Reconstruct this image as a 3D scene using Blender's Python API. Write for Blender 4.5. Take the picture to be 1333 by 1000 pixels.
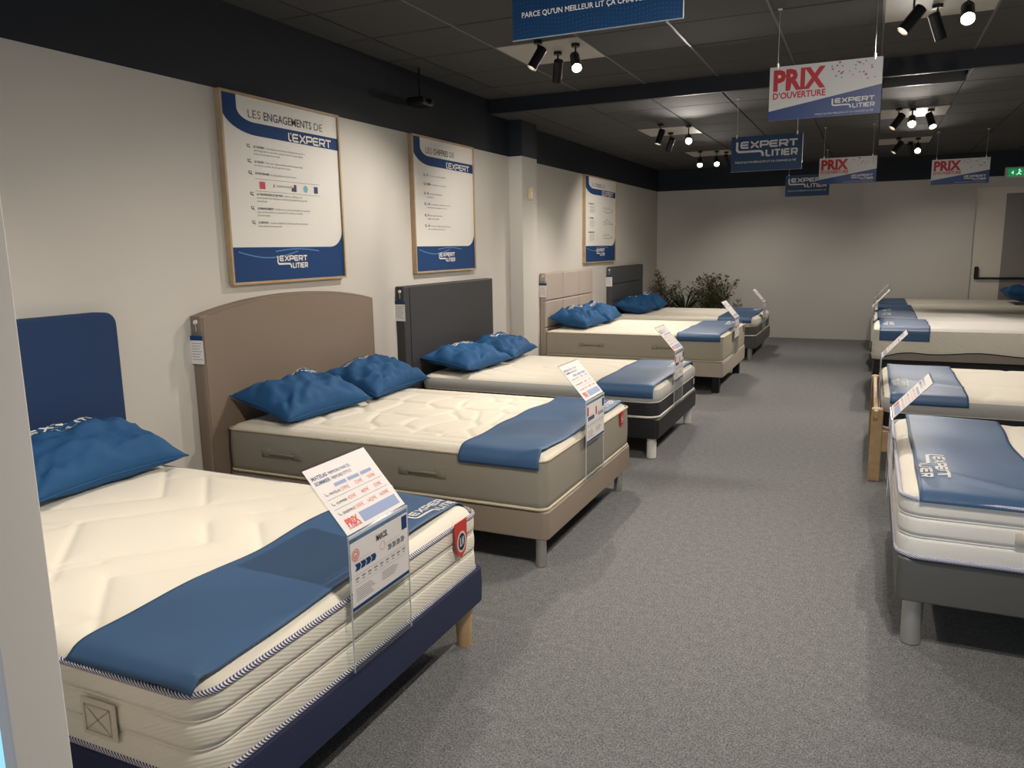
import bpy, math, random
import numpy as np
from mathutils import Vector, Matrix, noise

random.seed(7)
scene = bpy.context.scene
for o in list(bpy.data.objects):
    bpy.data.objects.remove(o)
COL = scene.collection

# ------------------------------------------------------------------ camera
cam_d = bpy.data.cameras.new('camera')
cam = bpy.data.objects.new('camera', cam_d)
COL.objects.link(cam)
scene.camera = cam
FPX = 1010.0
cam_d.sensor_fit = 'HORIZONTAL'
cam_d.sensor_width = 36.0
cam_d.lens = FPX / 1333.0 * 36.0
cam_d.clip_start = 0.05
R = ((0.90963098, 0.05731562, -0.41144428),
     (0.41510315, -0.1639148, 0.8948862),
     (-0.01615085, -0.98480803, -0.17289387))      # rows: world axes seen in camera x, down, forward
cam.matrix_world = Matrix(((R[0][0], -R[0][1], -R[0][2], 0.0),
                           (R[1][0], -R[1][1], -R[1][2], 0.0),
                           (R[2][0], -R[2][1], -R[2][2], 1.55),
                           (0, 0, 0, 1)))

# ------------------------------------------------------------------ world, daylight, exposure
w = bpy.data.worlds.new('world')
scene.world = w
w.use_nodes = True
w.node_tree.nodes['Background'].inputs[0].default_value = (0.55, 0.72, 1.0, 1)
w.node_tree.nodes['Background'].inputs[1].default_value = 0.25
vs = scene.view_settings
vs.view_transform = 'Standard'
vs.look = 'None'
vs.gamma = 1.0
vs.use_curve_mapping = False
vs.exposure = 0.0
WARM = (1.0, 0.915, 0.825)

def area(name, loc, rot, sx, sy, power, color):
    d = bpy.data.lights.new(name, 'AREA')
    d.shape = 'RECTANGLE'; d.size = sx; d.size_y = sy; d.energy = power; d.color = color
    o = bpy.data.objects.new(name, d); COL.objects.link(o)
    o.location = loc; o.rotation_euler = rot
    return o
# daylight through the shopfront behind the camera
area('shopfront_daylight', (-0.4, -4.4, 1.5), (math.radians(90), 0, 0), 5.2, 2.4, 85.0, (0.72, 0.84, 1.0))

SPOT_POWER = 110.0

# ------------------------------------------------------------------ materials
def lin(c):
    r = []
    for v in c:
        v = v / 255.0
        r.append(v / 12.92 if v <= 0.04045 else ((v + 0.055) / 1.055) ** 2.4)
    return tuple(r)

MATS = {}
def mat(name, rgb, rough=0.6, metal=0.0, noise_scale=None, noise_amt=0.0, bump=0.0, bump_scale=None,
        spec=0.5, sheen=0.0, detail=4.0):
    if name in MATS:
        return MATS[name]
    m = bpy.data.materials.new(name); m.use_nodes = True
    nt = m.node_tree; b = nt.nodes['Principled BSDF']
    c = lin(rgb)
    b.inputs['Base Color'].default_value = (*c, 1)
    b.inputs['Roughness'].default_value = rough
    b.inputs['Metallic'].default_value = metal
    b.inputs['Specular IOR Level'].default_value = spec
    if sheen:
        b.inputs['Sheen Weight'].default_value = sheen
    if noise_scale or bump:
        tc = nt.nodes.new('ShaderNodeTexCoord')
    if noise_scale:
        n = nt.nodes.new('ShaderNodeTexNoise')
        n.inputs['Scale'].default_value = noise_scale
        n.inputs['Detail'].default_value = detail
        nt.links.new(tc.outputs['Object'], n.inputs['Vector'])
        r = nt.nodes.new('ShaderNodeValToRGB')
        r.color_ramp.elements[0].position = 0.3; r.color_ramp.elements[1].position = 0.7
        r.color_ramp.elements[0].color = (*[v * (1 - noise_amt) for v in c], 1)
        r.color_ramp.elements[1].color = (*[min(1, v * (1 + noise_amt)) for v in c], 1)
        nt.links.new(n.outputs['Fac'], r.inputs['Fac'])
        nt.links.new(r.outputs['Color'], b.inputs['Base Color'])
    if bump:
        n2 = nt.nodes.new('ShaderNodeTexNoise')
        n2.inputs['Scale'].default_value = bump_scale or 200
        n2.inputs['Detail'].default_value = 3
        nt.links.new(tc.outputs['Object'], n2.inputs['Vector'])
        bp = nt.nodes.new('ShaderNodeBump')
        bp.inputs['Strength'].default_value = bump
        bp.inputs['Distance'].default_value = 0.004
        nt.links.new(n2.outputs['Fac'], bp.inputs['Height'])
        nt.links.new(bp.outputs['Normal'], b.inputs['Normal'])
    MATS[name] = m
    return m

def wave_mat(name, rgb, direction, period, rough=0.8, bump=0.4, rgb2=None, dist=0.003, sharp=False):
    """stripes / ribs along an object-space direction: rgb2 gives two colours, bump gives relief"""
    if name in MATS:
        return MATS[name]
    m = bpy.data.materials.new(name); m.use_nodes = True
    nt = m.node_tree; b = nt.nodes['Principled BSDF']
    b.inputs['Base Color'].default_value = (*lin(rgb), 1)
    b.inputs['Roughness'].default_value = rough
    tc = nt.nodes.new('ShaderNodeTexCoord')
    dp = nt.nodes.new('ShaderNodeVectorMath'); dp.operation = 'DOT_PRODUCT'
    dp.inputs[1].default_value = direction
    nt.links.new(tc.outputs['Object'], dp.inputs[0])
    mu = nt.nodes.new('ShaderNodeMath'); mu.operation = 'MULTIPLY'; mu.inputs[1].default_value = 2 * math.pi / period
    nt.links.new(dp.outputs['Value'], mu.inputs[0])
    si = nt.nodes.new('ShaderNodeMath'); si.operation = 'SINE'
    nt.links.new(mu.outputs[0], si.inputs[0])
    if rgb2:
        r = nt.nodes.new('ShaderNodeMapRange')
        r.inputs['From Min'].default_value = -0.25; r.inputs['From Max'].default_value = 0.25
        nt.links.new(si.outputs[0], r.inputs['Value'])
        mx = nt.nodes.new('ShaderNodeMix'); mx.data_type = 'RGBA'
        mx.inputs['A'].default_value = (*lin(rgb), 1); mx.inputs['B'].default_value = (*lin(rgb2), 1)
        nt.links.new(r.outputs[0], mx.inputs['Factor'])
        nt.links.new(mx.outputs['Result'], b.inputs['Base Color'])
    if bump:
        bp = nt.nodes.new('ShaderNodeBump'); bp.inputs['Strength'].default_value = bump
        bp.inputs['Distance'].default_value = dist
        nt.links.new(si.outputs[0], bp.inputs['Height'])
        nt.links.new(bp.outputs['Normal'], b.inputs['Normal'])
    MATS[name] = m
    return m

def emit(name, rgb, strength):
    if name in MATS:
        return MATS[name]
    m = bpy.data.materials.new(name); m.use_nodes = True
    nt = m.node_tree; b = nt.nodes['Principled BSDF']
    b.inputs['Base Color'].default_value = (*lin(rgb), 1)
    b.inputs['Emission Color'].default_value = (*lin(rgb), 1)
    b.inputs['Emission Strength'].default_value = strength
    MATS[name] = m
    return m

def carpet_mat():
    m = bpy.data.materials.new('heathered_carpet'); m.use_nodes = True
    nt = m.node_tree; b = nt.nodes['Principled BSDF']
    b.inputs['Roughness'].default_value = 0.95
    b.inputs['Specular IOR Level'].default_value = 0.15
    tc = nt.nodes.new('ShaderNodeTexCoord')
    n1 = nt.nodes.new('ShaderNodeTexNoise'); n1.inputs['Scale'].default_value = 150; n1.inputs['Detail'].default_value = 6
    n1.inputs['Roughness'].default_value = 0.75
    n2 = nt.nodes.new('ShaderNodeTexNoise'); n2.inputs['Scale'].default_value = 28; n2.inputs['Detail'].default_value = 5; n2.inputs['Roughness'].default_value = .7
    for n in (n1, n2):
        nt.links.new(tc.outputs['Object'], n.inputs['Vector'])
    r = nt.nodes.new('ShaderNodeValToRGB')
    r.color_ramp.elements[0].position = 0.40; r.color_ramp.elements[0].color = (*lin((86, 87, 88)), 1)
    r.color_ramp.elements[1].position = 0.60; r.color_ramp.elements[1].color = (*lin((148, 148, 146)), 1)
    nt.links.new(n1.outputs['Fac'], r.inputs['Fac'])
    mr = nt.nodes.new('ShaderNodeMapRange'); mr.inputs['From Min'].default_value = 0.35; mr.inputs['From Max'].default_value = 0.65; mr.inputs['To Min'].default_value = 0.84; mr.inputs['To Max'].default_value = 1.10
    nt.links.new(n2.outputs['Fac'], mr.inputs['Value'])
    vm = nt.nodes.new('ShaderNodeVectorMath'); vm.operation = 'SCALE'
    nt.links.new(r.outputs['Color'], vm.inputs[0]); nt.links.new(mr.outputs[0], vm.inputs['Scale'])
    nt.links.new(vm.outputs[0], b.inputs['Base Color'])
    bp = nt.nodes.new('ShaderNodeBump'); bp.inputs['Strength'].default_value = 0.08; bp.inputs['Distance'].default_value = 0.001
    n3 = nt.nodes.new('ShaderNodeTexNoise'); n3.inputs['Scale'].default_value = 500; n3.inputs['Detail'].default_value = 3
    nt.links.new(tc.outputs['Object'], n3.inputs['Vector'])
    nt.links.new(n3.outputs['Fac'], bp.inputs['Height']); nt.links.new(bp.outputs['Normal'], b.inputs['Normal'])
    return m

def acrylic_mat():
    m = bpy.data.materials.new('clear_acrylic'); m.use_nodes = True
    nt = m.node_tree
    for n in list(nt.nodes):
        nt.nodes.remove(n)
    out = nt.nodes.new('ShaderNodeOutputMaterial')
    mix = nt.nodes.new('ShaderNodeMixShader')
    tr = nt.nodes.new('ShaderNodeBsdfTransparent'); tr.inputs[0].default_value = (0.93, 0.94, 0.94, 1)
    gl = nt.nodes.new('ShaderNodeBsdfGlossy'); gl.inputs['Roughness'].default_value = 0.06
    lw = nt.nodes.new('ShaderNodeLayerWeight'); lw.inputs['Blend'].default_value = 0.5
    pw = nt.nodes.new('ShaderNodeMath'); pw.operation = 'POWER'; pw.inputs[1].default_value = 5.0
    fr = nt.nodes.new('ShaderNodeMath'); fr.operation = 'MULTIPLY_ADD'; fr.inputs[1].default_value = 0.6; fr.inputs[2].default_value = 0.025
    nt.links.new(lw.outputs['Facing'], pw.inputs[0]); nt.links.new(pw.outputs[0], fr.inputs[0])
    nt.links.new(fr.outputs[0], mix.inputs[0]); nt.links.new(tr.outputs[0], mix.inputs[1]); nt.links.new(gl.outputs[0], mix.inputs[2])
    nt.links.new(mix.outputs[0], out.inputs['Surface'])
    MATS['acrylic'] = m
    return m

M_wall = mat('painted_wall', (204, 199, 190), 0.75, noise_scale=1.2, noise_amt=0.02, bump=0.05, bump_scale=90)
M_dark = mat('dark_paint', (25, 31, 40), 0.7, bump=0.05, bump_scale=60)
M_beam = mat('beam_paint', (16, 19, 27), 0.6)
M_tile = mat('charcoal_ceiling_tile', (68, 67, 66), 0.9, noise_scale=90, noise_amt=0.18, bump=0.3, bump_scale=140)
M_void = mat('void_black', (14, 14, 15), 0.9)
M_runner = mat('grid_metal', (92, 90, 88), 0.5)
M_runner_d = mat('grid_metal_dark', (34, 34, 36), 0.6)
M_carpet = carpet_mat()
M_acr = acrylic_mat()
M_white = mat('white_print', (226, 222, 214), 0.5)
M_paper = mat('paper', (232, 226, 222), 0.55)
M_pblue = mat('print_blue', (30, 64, 112), 0.7, spec=.2)
M_pblue2 = mat('print_blue_light', (88, 134, 186), 0.4)
M_ink = mat('print_ink', (58, 60, 68), 0.6)
M_inkg = mat('print_grey', (130, 130, 134), 0.6)
M_inkb = mat('print_soft_blue', (150, 164, 200), 0.6)
M_red = mat('print_red', (196, 34, 44), 0.5)
M_softred = mat('print_soft_red', (226, 140, 126), 0.6)
M_teal = mat('print_teal', (104, 176, 180), 0.6)
M_oak = mat('pale_oak', (176, 150, 116), 0.5, noise_scale=14, noise_amt=0.12)
M_black = mat('black_metal', (22, 22, 24), 0.4, 0.3)
M_plate = mat('spot_plate', (176, 170, 160), 0.5)
M_lens = emit('lamp_lens', (255, 238, 206), 60.0)
M_steel = mat('brushed_steel', (190, 188, 184), 0.34, 0.65)
M_chrome = mat('chrome', (204, 200, 194), 0.2, 0.85)
M_runner_cloth = mat('blue_runner_cloth', (58, 90, 126), 0.5, spec=0.35, noise_scale=5, noise_amt=0.03)
M_pillow = mat('blue_pillow_cloth', (36, 82, 126), 0.72, spec=0.25, bump=0.12, bump_scale=90)
M_logo = mat('logo_print', (216, 214, 208), 0.6)

# ------------------------------------------------------------------ object helpers
def link(name, verts, faces, material, parent=None, smooth=False):
    me = bpy.data.meshes.new(name)
    me.from_pydata([tuple(v) for v in verts], [], [tuple(f) for f in faces])
    me.update()
    if material is not None:
        me.materials.append(material)
    if smooth:
        me.polygons.foreach_set('use_smooth', [True] * len(me.polygons))
    o = bpy.data.objects.new(name, me); COL.objects.link(o)
    if parent is not None:
        o.parent = parent
    return o

def thing(name, label, cat, loc=(0, 0, 0), group=None):
    o = bpy.data.objects.new(name, None); COL.objects.link(o)
    o.empty_display_size = 0.1
    o.location = loc; o['label'] = label; o['category'] = cat
    if group: o['group'] = group
    return o

def tag(o, label, cat, group=None):
    o['label'] = label; o['category'] = cat
    if group: o['group'] = group
    return o

def structure(o):
    o['kind'] = 'structure'; return o

class MB:
    """collects geometry (world coordinates); build() links it as one object, relative to its parent's origin"""
    def __init__(s): s.v = []; s.f = []
    def add(s, vs, fs):
        k = len(s.v); s.v += [tuple(v) for v in vs]; s.f += [tuple(i + k for i in f) for f in fs]; return s
    def box(s, x0, x1, y0, y1, z0, z1, bev=0.0):
        if bev <= 0:
            vs = [(x0,y0,z0),(x1,y0,z0),(x1,y1,z0),(x0,y1,z0),(x0,y0,z1),(x1,y0,z1),(x1,y1,z1),(x0,y1,z1)]
            return s.add(vs, [(3,2,1,0),(4,5,6,7),(0,1,5,4),(1,2,6,5),(2,3,7,6),(3,0,4,7)])
        b = bev
        lv = [(z0, b), (z0 + b, 0), (z1 - b, 0), (z1, b)]
        vs = []
        for z, i in lv:
            p = [(x0+b,y0+i),(x1-b,y0+i),(x1-i,y0+b),(x1-i,y1-b),(x1-b,y1-i),(x0+b,y1-i),(x0+i,y1-b),(x0+i,y0+b)]
            vs += [(a, c, z) for a, c in p]
        fs = []
        for l in range(3):
            for k in range(8):
                a = l*8+k; c = l*8+(k+1) % 8
                fs.append((a, c, c+8, a+8))
        fs.append(tuple(range(7, -1, -1))); fs.append(tuple(range(24, 32)))
        return s.add(vs, fs)
    def cyl(s, p0, p1, r0, r1=None, n=20, caps=True):
        r1 = r0 if r1 is None else r1
        p0 = Vector(p0); p1 = Vector(p1); d = (p1 - p0).normalized()
        a = Vector((0, 0, 1)) if abs(d.z) < 0.9 else Vector((1, 0, 0))
        u = d.cross(a).normalized(); q = d.cross(u)
        vs = []
        for p, r in ((p0, r0), (p1, r1)):
            for k in range(n):
                t = 2 * math.pi * k / n
                vs.append(p + u * math.cos(t) * r + q * math.sin(t) * r)
        fs = [(k, (k+1) % n, n + (k+1) % n, n + k) for k in range(n)]
        if caps:
            fs += [tuple(range(n-1, -1, -1)), tuple(range(n, 2*n))]
        return s.add(vs, fs)
    def tube(s, pts, r, n=8, closed=False):
        P = [Vector(p) for p in pts]; m = len(P); vs = []
        for i, p in enumerate(P):
            if closed: d = P[(i+1) % m] - P[i-1]
            else: d = P[min(i+1, m-1)] - P[max(i-1, 0)]
            d.normalize()
            a = Vector((0, 0, 1)) if abs(d.z) < 0.9 else Vector((0, 1, 0))
            u = d.cross(a).normalized(); q = d.cross(u)
            for k in range(n):
                t = 2 * math.pi * k / n
                vs.append(p + u * math.cos(t) * r + q * math.sin(t) * r)
        fs = []
        for i in range(m if closed else m - 1):
            j = (i + 1) % m
            for k in range(n):
                fs.append((i*n+k, i*n+(k+1) % n, j*n+(k+1) % n, j*n+k))
        if not closed:
            fs += [tuple(range(n-1, -1, -1)), tuple(range((m-1)*n, m*n))]
        return s.add(vs, fs)
    def build(s, name, material, parent=None, smooth=False):
        vs = s.v
        if parent is not None:
            L = Vector((0, 0, 0)); q = parent
            while q is not None:
                L += Vector(q.location); q = q.parent
            vs = [(x - L.x, y - L.y, z - L.z) for x, y, z in vs]
        return link(name, vs, s.f, material, parent, smooth)

def auto_smooth(o, deg=35):
    me = o.data
    me.polygons.foreach_set('use_smooth', [True] * len(me.polygons))
    try:
        me.set_sharp_from_angle(angle=math.radians(deg))
    except Exception:
        pass
    return o

# ------------------------------------------------------------------ flat print helpers
_fcache = {}
def text_geo(txt, bold=0.0):
    """2-D triangles of a line of text: height about 0.72 for capitals; returns verts, faces, width"""
    key = (txt, bold)
    if key in _fcache: return _fcache[key]
    cu = bpy.data.curves.new('t', 'FONT'); cu.body = txt; cu.size = 1.0; cu.resolution_u = 2; cu.offset = bold
    cu.fill_mode = 'FRONT'
    ob = bpy.data.objects.new('t', cu)
    me = bpy.data.meshes.new_from_object(ob)
    vs = [(v.co.x, v.co.y) for v in me.vertices]; fs = [tuple(p.vertices) for p in me.polygons]
    bpy.data.objects.remove(ob); bpy.data.curves.remove(cu); bpy.data.meshes.remove(me)
    if vs:
        x0 = min(v[0] for v in vs); x1 = max(v[0] for v in vs)
        vs = [(x - x0, y) for x, y in vs]; wd = x1 - x0
    else: wd = 0
    _fcache[key] = (vs, fs, wd)
    return _fcache[key]

class Print:
    """collects 2-D shapes (u right, v up) to be laid on a surface by a mapping function"""
    def __init__(s): s.v = []; s.f = []
    def add(s, vs, fs):
        k = len(s.v); s.v += vs; s.f += [tuple(i + k for i in f) for f in fs]
    def rect(s, u0, v0, u1, v1): s.add([(u0, v0), (u1, v0), (u1, v1), (u0, v1)], [(0, 1, 2, 3)])
    def poly(s, pts): s.add(list(pts), [tuple(range(len(pts)))])
    def disc(s, u, v, r, n=14, ru=None):
        ru = ru or r
        s.poly([(u + ru * math.cos(2*math.pi*k/n), v + r * math.sin(2*math.pi*k/n)) for k in range(n)])
    def ring(s, u, v, r, t, n=20):
        s.strip([(u + r * math.cos(2*math.pi*k/n), v + r * math.sin(2*math.pi*k/n)) for k in range(n)], t, closed=True)
    def text(s, txt, u, v, h, width=None, bold=0.0, right=False):
        vs, fs, wd = text_geo(txt, bold)
        k = h / 0.70
        kx = (width / wd) if width else k
        if right: u = u - wd * kx
        s.add([(u + x * kx, v + y * k) for x, y in vs], fs)
    def strip(s, pts, t, closed=False, step=None):
        P = [Vector(p) for p in pts]
        if step:
            Q = []
            m = len(P)
            for i in range(m if closed else m - 1):
                a = P[i]; b = P[(i+1) % m]; n = max(1, int((b - a).length / step))
                for k in range(n): Q.append((a.lerp(b, k / n), k == 0))
            if not closed: Q.append((P[-1], True))
            P = [q[0] for q in Q]
        m = len(P); vs = []
        for i, p in enumerate(P):
            a = P[i-1] if (closed or i > 0) else None
            b = P[(i+1) % m] if (closed or i < m-1) else None
            d0 = (p - a).normalized() if a is not None else (b - p).normalized()
            d1 = (b - p).normalized() if b is not None else d0
            n0 = Vector((-d0.y, d0.x)); n1 = Vector((-d1.y, d1.x))
            mm = (n0 + n1)
            if mm.length < 1e-4: mm = n0
            mm.normalize(); sc = 1 / max(0.45, mm.dot(n0))
            vs += [tuple(p + mm * t * 0.5 * sc), tuple(p - mm * t * 0.5 * sc)]
        fs = []
        for i in range(m if closed else m - 1):
            j = (i + 1) % m
            fs.append((2*i+1, 2*j+1, 2*j, 2*i))
        s.add(vs, fs)
    def build(s, name, material, mapper, parent):
        L = Vector((0, 0, 0)); q = parent
        while q is not None:
            L += Vector(q.location); q = q.parent
        vs = [Vector(mapper(u, v)) - L for u, v in s.v]
        o = link(name, vs, s.f, material, parent)
        if name in ('confetti', 'dot_pattern', 'soft_blue_print', 'grey_print', 'small_lettering', 'light_swirl', 'price_lettering', 'blue_lettering', 'blue_print'):
            o['kind'] = 'stuff'      # many tiny printed marks
        return o

GLY = {
 'E': (1.0, [[(1, .8), (.14, .8), (0, .68), (0, .12), (.14, 0), (1, 0)], [(.04, .4), (.92, .4)]]),
 'X': (1.05, [[(0, .8), (.08, .8), (.97, 0), (1.05, 0)], [(1.05, .8), (.97, .8), (.08, 0), (0, 0)]]),
 'P': (1.0, [[(0, -.08), (0, .8), (.88, .8), (1, .7), (1, .4), (.88, .3), (.08, .3)]]),
 'R': (1.0, [[(0, -.08), (0, .8), (.88, .8), (1, .7), (1, .42), (.88, .32), (.08, .32)], [(.5, .32), (1.0, -.05)]]),
 'T': (1.0, [[(-.05, .8), (1.05, .8)], [(.5, .8), (.5, -.08)]]),
 'L': (.8, [[(0, .88), (0, .12), (.12, 0), (.8, 0)]]),
 'I': (0.02, [[(.01, .88), (.01, -.08)]]),
}
def wide_text(pr, word, u, v, h, gap=.3, t=.25, step=None, xs=1.0):
    """the wide squarish lettering of the shop's sign"""
    k = h / 0.88; x = 0
    for ch in word:
        wd, strokes = GLY[ch]
        for st in strokes:
            pr.strip([(u + (x + a) * k * xs, v + b * k) for a, b in st], t * k, step=step)
        x += wd + gap
    return (x - gap) * k
def logo(pr, u, v, width, step=None):
    """bed shaped L with EXPERT over LITIER; u,v = lower left corner"""
    k = width / 8.3
    st = step
    wide_text(pr, 'EXPERT', u + .72 * k, v + 1.45 * k, .88 * k, step=st)
    wide_text(pr, 'LITIER', u + (4.18) * k, v + .12 * k, .86 * k, gap=.42, step=st, xs=.705)
    pts = [(.12, 2.33), (.12, 1.15), (.3, .92), (.55, .86), (3.2, .86), (3.5, .78), (3.66, .55), (3.7, .1)]
    pr.strip([(u + a * k, v + b * k) for a, b in pts], .32 * k, step=st)

def plane_map(origin, ux, vx, off=0.0):
    o = Vector(origin); a = Vector(ux); b = Vector(vx); n = a.cross(b).normalized() * off
    return lambda u, v: o + a * u + b * v + n

# ================================================================== ROOM
XL, XR, YB, YF = -3.42, 2.45, 13.6, -4.6
Z1, Z2 = 2.95, 2.82           # ceiling heights before and beyond the step
YS = 7.02                     # the step in the ceiling
HP = 2.466                    # height where the pale paint stops

structure(MB().box(XL - .2, XR + .2, YF, YB + .2, -0.1, 0).build('floor', M_carpet))
wl = structure(MB().box(XL - .15, XL, YF, YB + .15, 0, HP).build('wall_left', M_wall))
MB().box(XL - .15, XL, YF, YB + .15, HP, Z1 + .05).build('upper_band', M_dark, wl)
# pier on the left wall
MB().box(XL, -3.275, 7.45, 7.84, 0, HP).build('pier', M_wall, wl)
MB().box(XL, -3.275, 7.45, 7.84, HP, Z2).build('pier_top', M_dark, wl)
DX0, DX1, DZ = 1.37, 2.38, 2.31
wb = structure(MB().box(XL - .15, DX0, YB, YB + .15, 0, HP).box(DX1, XR + .15, YB, YB + .15, 0, HP)
               .box(DX0, DX1, YB, YB + .15, DZ, HP).build('wall_back', M_wall))
MB().box(XL - .15, XR + .15, YB, YB + .15, HP, Z1 + .05).build('upper_band', M_dark, wb)
MB().box(-.83, .74, YB - .004, YB + .001, 1.43, 2.22).build('wall_panel', M_wall, wb)
wr = structure(MB().box(XR, XR + .15, YF, YB + .15, 0, HP).build('wall_right', M_wall))
MB().box(XR, XR + .15, YF, YB + .15, HP, Z1 + .05).build('upper_band', M_dark, wr)
# shopfront frame at the rear (behind the camera)
fr = MB()
for x in (XL, -1.45, .5, XR - .08):
    fr.box(x, x + .08, YF, YF + .08, 0, 2.7)
fr.box(XL, XR, YF, YF + .08, 2.7, Z1 + .05).box(XL, XR, YF, YF + .08, 0, .12)
structure(fr.build('window_1', M_black))

# ceiling
ceil = structure(MB().box(XL - .1, XR + .1, YF, YS, Z1 + .03, Z1 + .09).build('ceiling', M_void))
back = MB().box(XL, XR, YS + .02, YB, Z2 + .10, Z2 + .16).build('rear_backing', M_void, ceil)
def tile_mesh(sx, sy, m):
    b = MB().box(-sx/2, sx/2, -sy/2, sy/2, 0, .018, .003)
    me = bpy.data.meshes.new('ceiling_tile'); me.from_pydata(b.v, [], b.f); me.materials.append(m); me.update()
    return me
PX1, PY1 = .625, .6185
PX2, PY2 = .612, .61
gx1 = [.613 - PX1 * k for k in range(-3, 7)]; gx1.sort()
gx2 = [.61 - PX2 * k for k in range(-3, 7)]; gx2.sort()
gy1 = [5.89 + PY1 * k for k in range(-6, 2)]
gy2 = [7.54 + PY2 * k for k in range(0, 10)]
me1 = tile_mesh(PX1 - .012, PY1 - .012, M_tile)
me2 = tile_mesh(PX2 - .010, PY2 - .010, M_tile)
cache = {}
def put_tile(x0, x1, y0, y1, z, g):
    key = (round(x1 - x0, 3), round(y1 - y0, 3), g)
    if key not in cache:
        cache[key] = tile_mesh(x1 - x0 - g, y1 - y0 - g, M_tile)
    o = bpy.data.objects.new('ceiling_tile', cache[key]); COL.objects.link(o)
    o.location = ((x0 + x1) / 2, (y0 + y1) / 2, z + random.uniform(-.001, .001)); o.parent = ceil
PLATES = [(-2.512, 5.2715, Z1, PX1, PY1), (-.012, 5.2715, Z1, PX1, PY1), (-2.512, 1.561, Z1, PX1, PY1), (-.012, 1.561, Z1, PX1, PY1),
          (-2.45, 8.76, Z2, PX2, PY2), (0, 8.76, Z2, PX2, PY2), (-2.45, 11.20, Z2, PX2, PY2), (0, 11.20, Z2, PX2, PY2)]
def is_plate(x, y, z):
    return any(abs(x - p[0]) < .2 and abs(y - p[1]) < .2 and abs(z - p[2]) < .05 for p in PLATES)
xs1 = [XL] + [x for x in gx1 if XL + .05 < x < XR - .02] + [XR]
ys1 = [1.561 - PY1 * 2] + [1.561 - PY1 + PY1 * k for k in range(0, 10)]
ys1 = [y for y in ys1 if y < YS - .1] + [YS - .01]
for i in range(len(xs1) - 1):
    for j in range(len(ys1) - 1):
        if not is_plate(xs1[i], ys1[j], Z1):
            put_tile(xs1[i], xs1[i+1], ys1[j], ys1[j+1], Z1, .012)
MB().box(XL, XR, YF, ys1[0] - .01, Z1, Z1 + .02).build('plain_panel', M_tile, ceil)
xs2 = [XL] + [x for x in gx2 if XL + .05 < x < XR - .02] + [XR]
ys2 = [YS + .02] + gy2 + [YB]
ys2 = [y for k, y in enumerate(ys2) if k == 0 or y - ys2[k-1] > .2]
for i in range(len(xs2) - 1):
    for j in range(len(ys2) - 1):
        opening = (j == 0 and -.1 < xs2[i] < .5)
        if opening or is_plate(xs2[i], ys2[j], Z2): continue
        put_tile(xs2[i], xs2[i+1], ys2[j], ys2[j+1], Z2, .010)
# metal runners of the suspended grid
for x in xs1[1:-1]:
    MB().box(x - .008, x + .008, ys1[0], YS - .01, Z1 - .002, Z1 + .006).build('grid_runner', M_runner_d if x < -3 else M_runner, ceil)
for x in xs2[1:-1]:
    MB().box(x - .006, x + .006, YS + .02, YB, Z2 + .012, Z2 + .018).build('grid_runner', M_runner_d, ceil)
# step between the two ceiling heights, and the strip seen inside the missing tile
MB().box(XL, XR, YS - .012, YS + .012, Z2, Z1 + .03).build('step_face', M_beam, ceil)
MB().box(.0, .61, 7.52, 7.535, Z2 - .002, Z2 + .09).build('opening_rail', M_runner, ceil)
MB().box(.0, .61, YS + .008, YS + .022, Z2 - .004, Z2 + .004).build('opening_rail', M_runner, ceil)

# emergency exit door
dr = structure(MB().box(DX0, DX1, YB + .035, YB + .09, 0, DZ).build('door_1', mat('door_paint', (222, 214, 200), .6)))
MB().box(1.76, DX1 - .02, YB + .028, YB + .037, .01, 2.22).build('door_shadow_panel', mat('door_shadow_grey', (142, 136, 130), .6), dr)  # shadow over the right of the door, given as a darker grey panel
MB().box(DX1 - .03, DX1, YB + .01, YB + .036, 0, DZ).box(DX0, DX1, YB + .004, YB + .036, DZ - .06, DZ).build('door_frame', mat('door_paint', (222, 214, 200), .6), dr)
pb = MB().box(1.425, 1.475, YB - .03, YB + .036, .97, 1.16, .012).build('panic_bar', M_black, dr)
MB().cyl((1.45, YB - .015, .985), (DX1 - .06, YB - .015, .985), .016).box(DX1 - .1, DX1 - .05, YB - .03, YB + .036, .95, 1.1, .01).build('push_bar', M_black, pb)

# ================================================================== MATTRESSES
def perim(x0, x1, y0, y1, r, inset=0.0, nc=8, ns=1):
    x0 += inset; x1 -= inset; y0 += inset; y1 -= inset; r = max(.004, r - inset)
    pts = []
    for cx, cy, a0 in ((x1 - r, y0 + r, -90), (x1 - r, y1 - r, 0), (x0 + r, y1 - r, 90), (x0 + r, y0 + r, 180)):
        for k in range(nc + 1):
            a = math.radians(a0 + 90 * k / nc)
            pts.append((cx + r * math.cos(a), cy + r * math.sin(a)))
    return pts

def shell(mb, rect, r, levels, cap_top=True, cap_bot=True):
    """stack of rounded rectangles; levels = (z, inset)"""
    n = None; base = len(mb.v); vs = []; fs = []
    for z, ins in levels:
        p = perim(*rect, r, ins); n = len(p)
        vs += [(a, b, z) for a, b in p]
    for l in range(len(levels) - 1):
        for k in range(n):
            fs.append((l*n+k, l*n+(k+1) % n, (l+1)*n+(k+1) % n, (l+1)*n+k))
    if cap_bot: fs.append(tuple(range(n-1, -1, -1)))
    if cap_top: fs.append(tuple(range((len(levels)-1)*n, len(levels)*n)))
    mb.add(vs, fs)
    return mb

def band(z0, z1, bulge, n=6, ins=0.0):
    return [(z0 + (z1 - z0) * k / n, ins - bulge * math.sin(math.pi * k / n) ** .7) for k in range(n + 1)]

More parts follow.
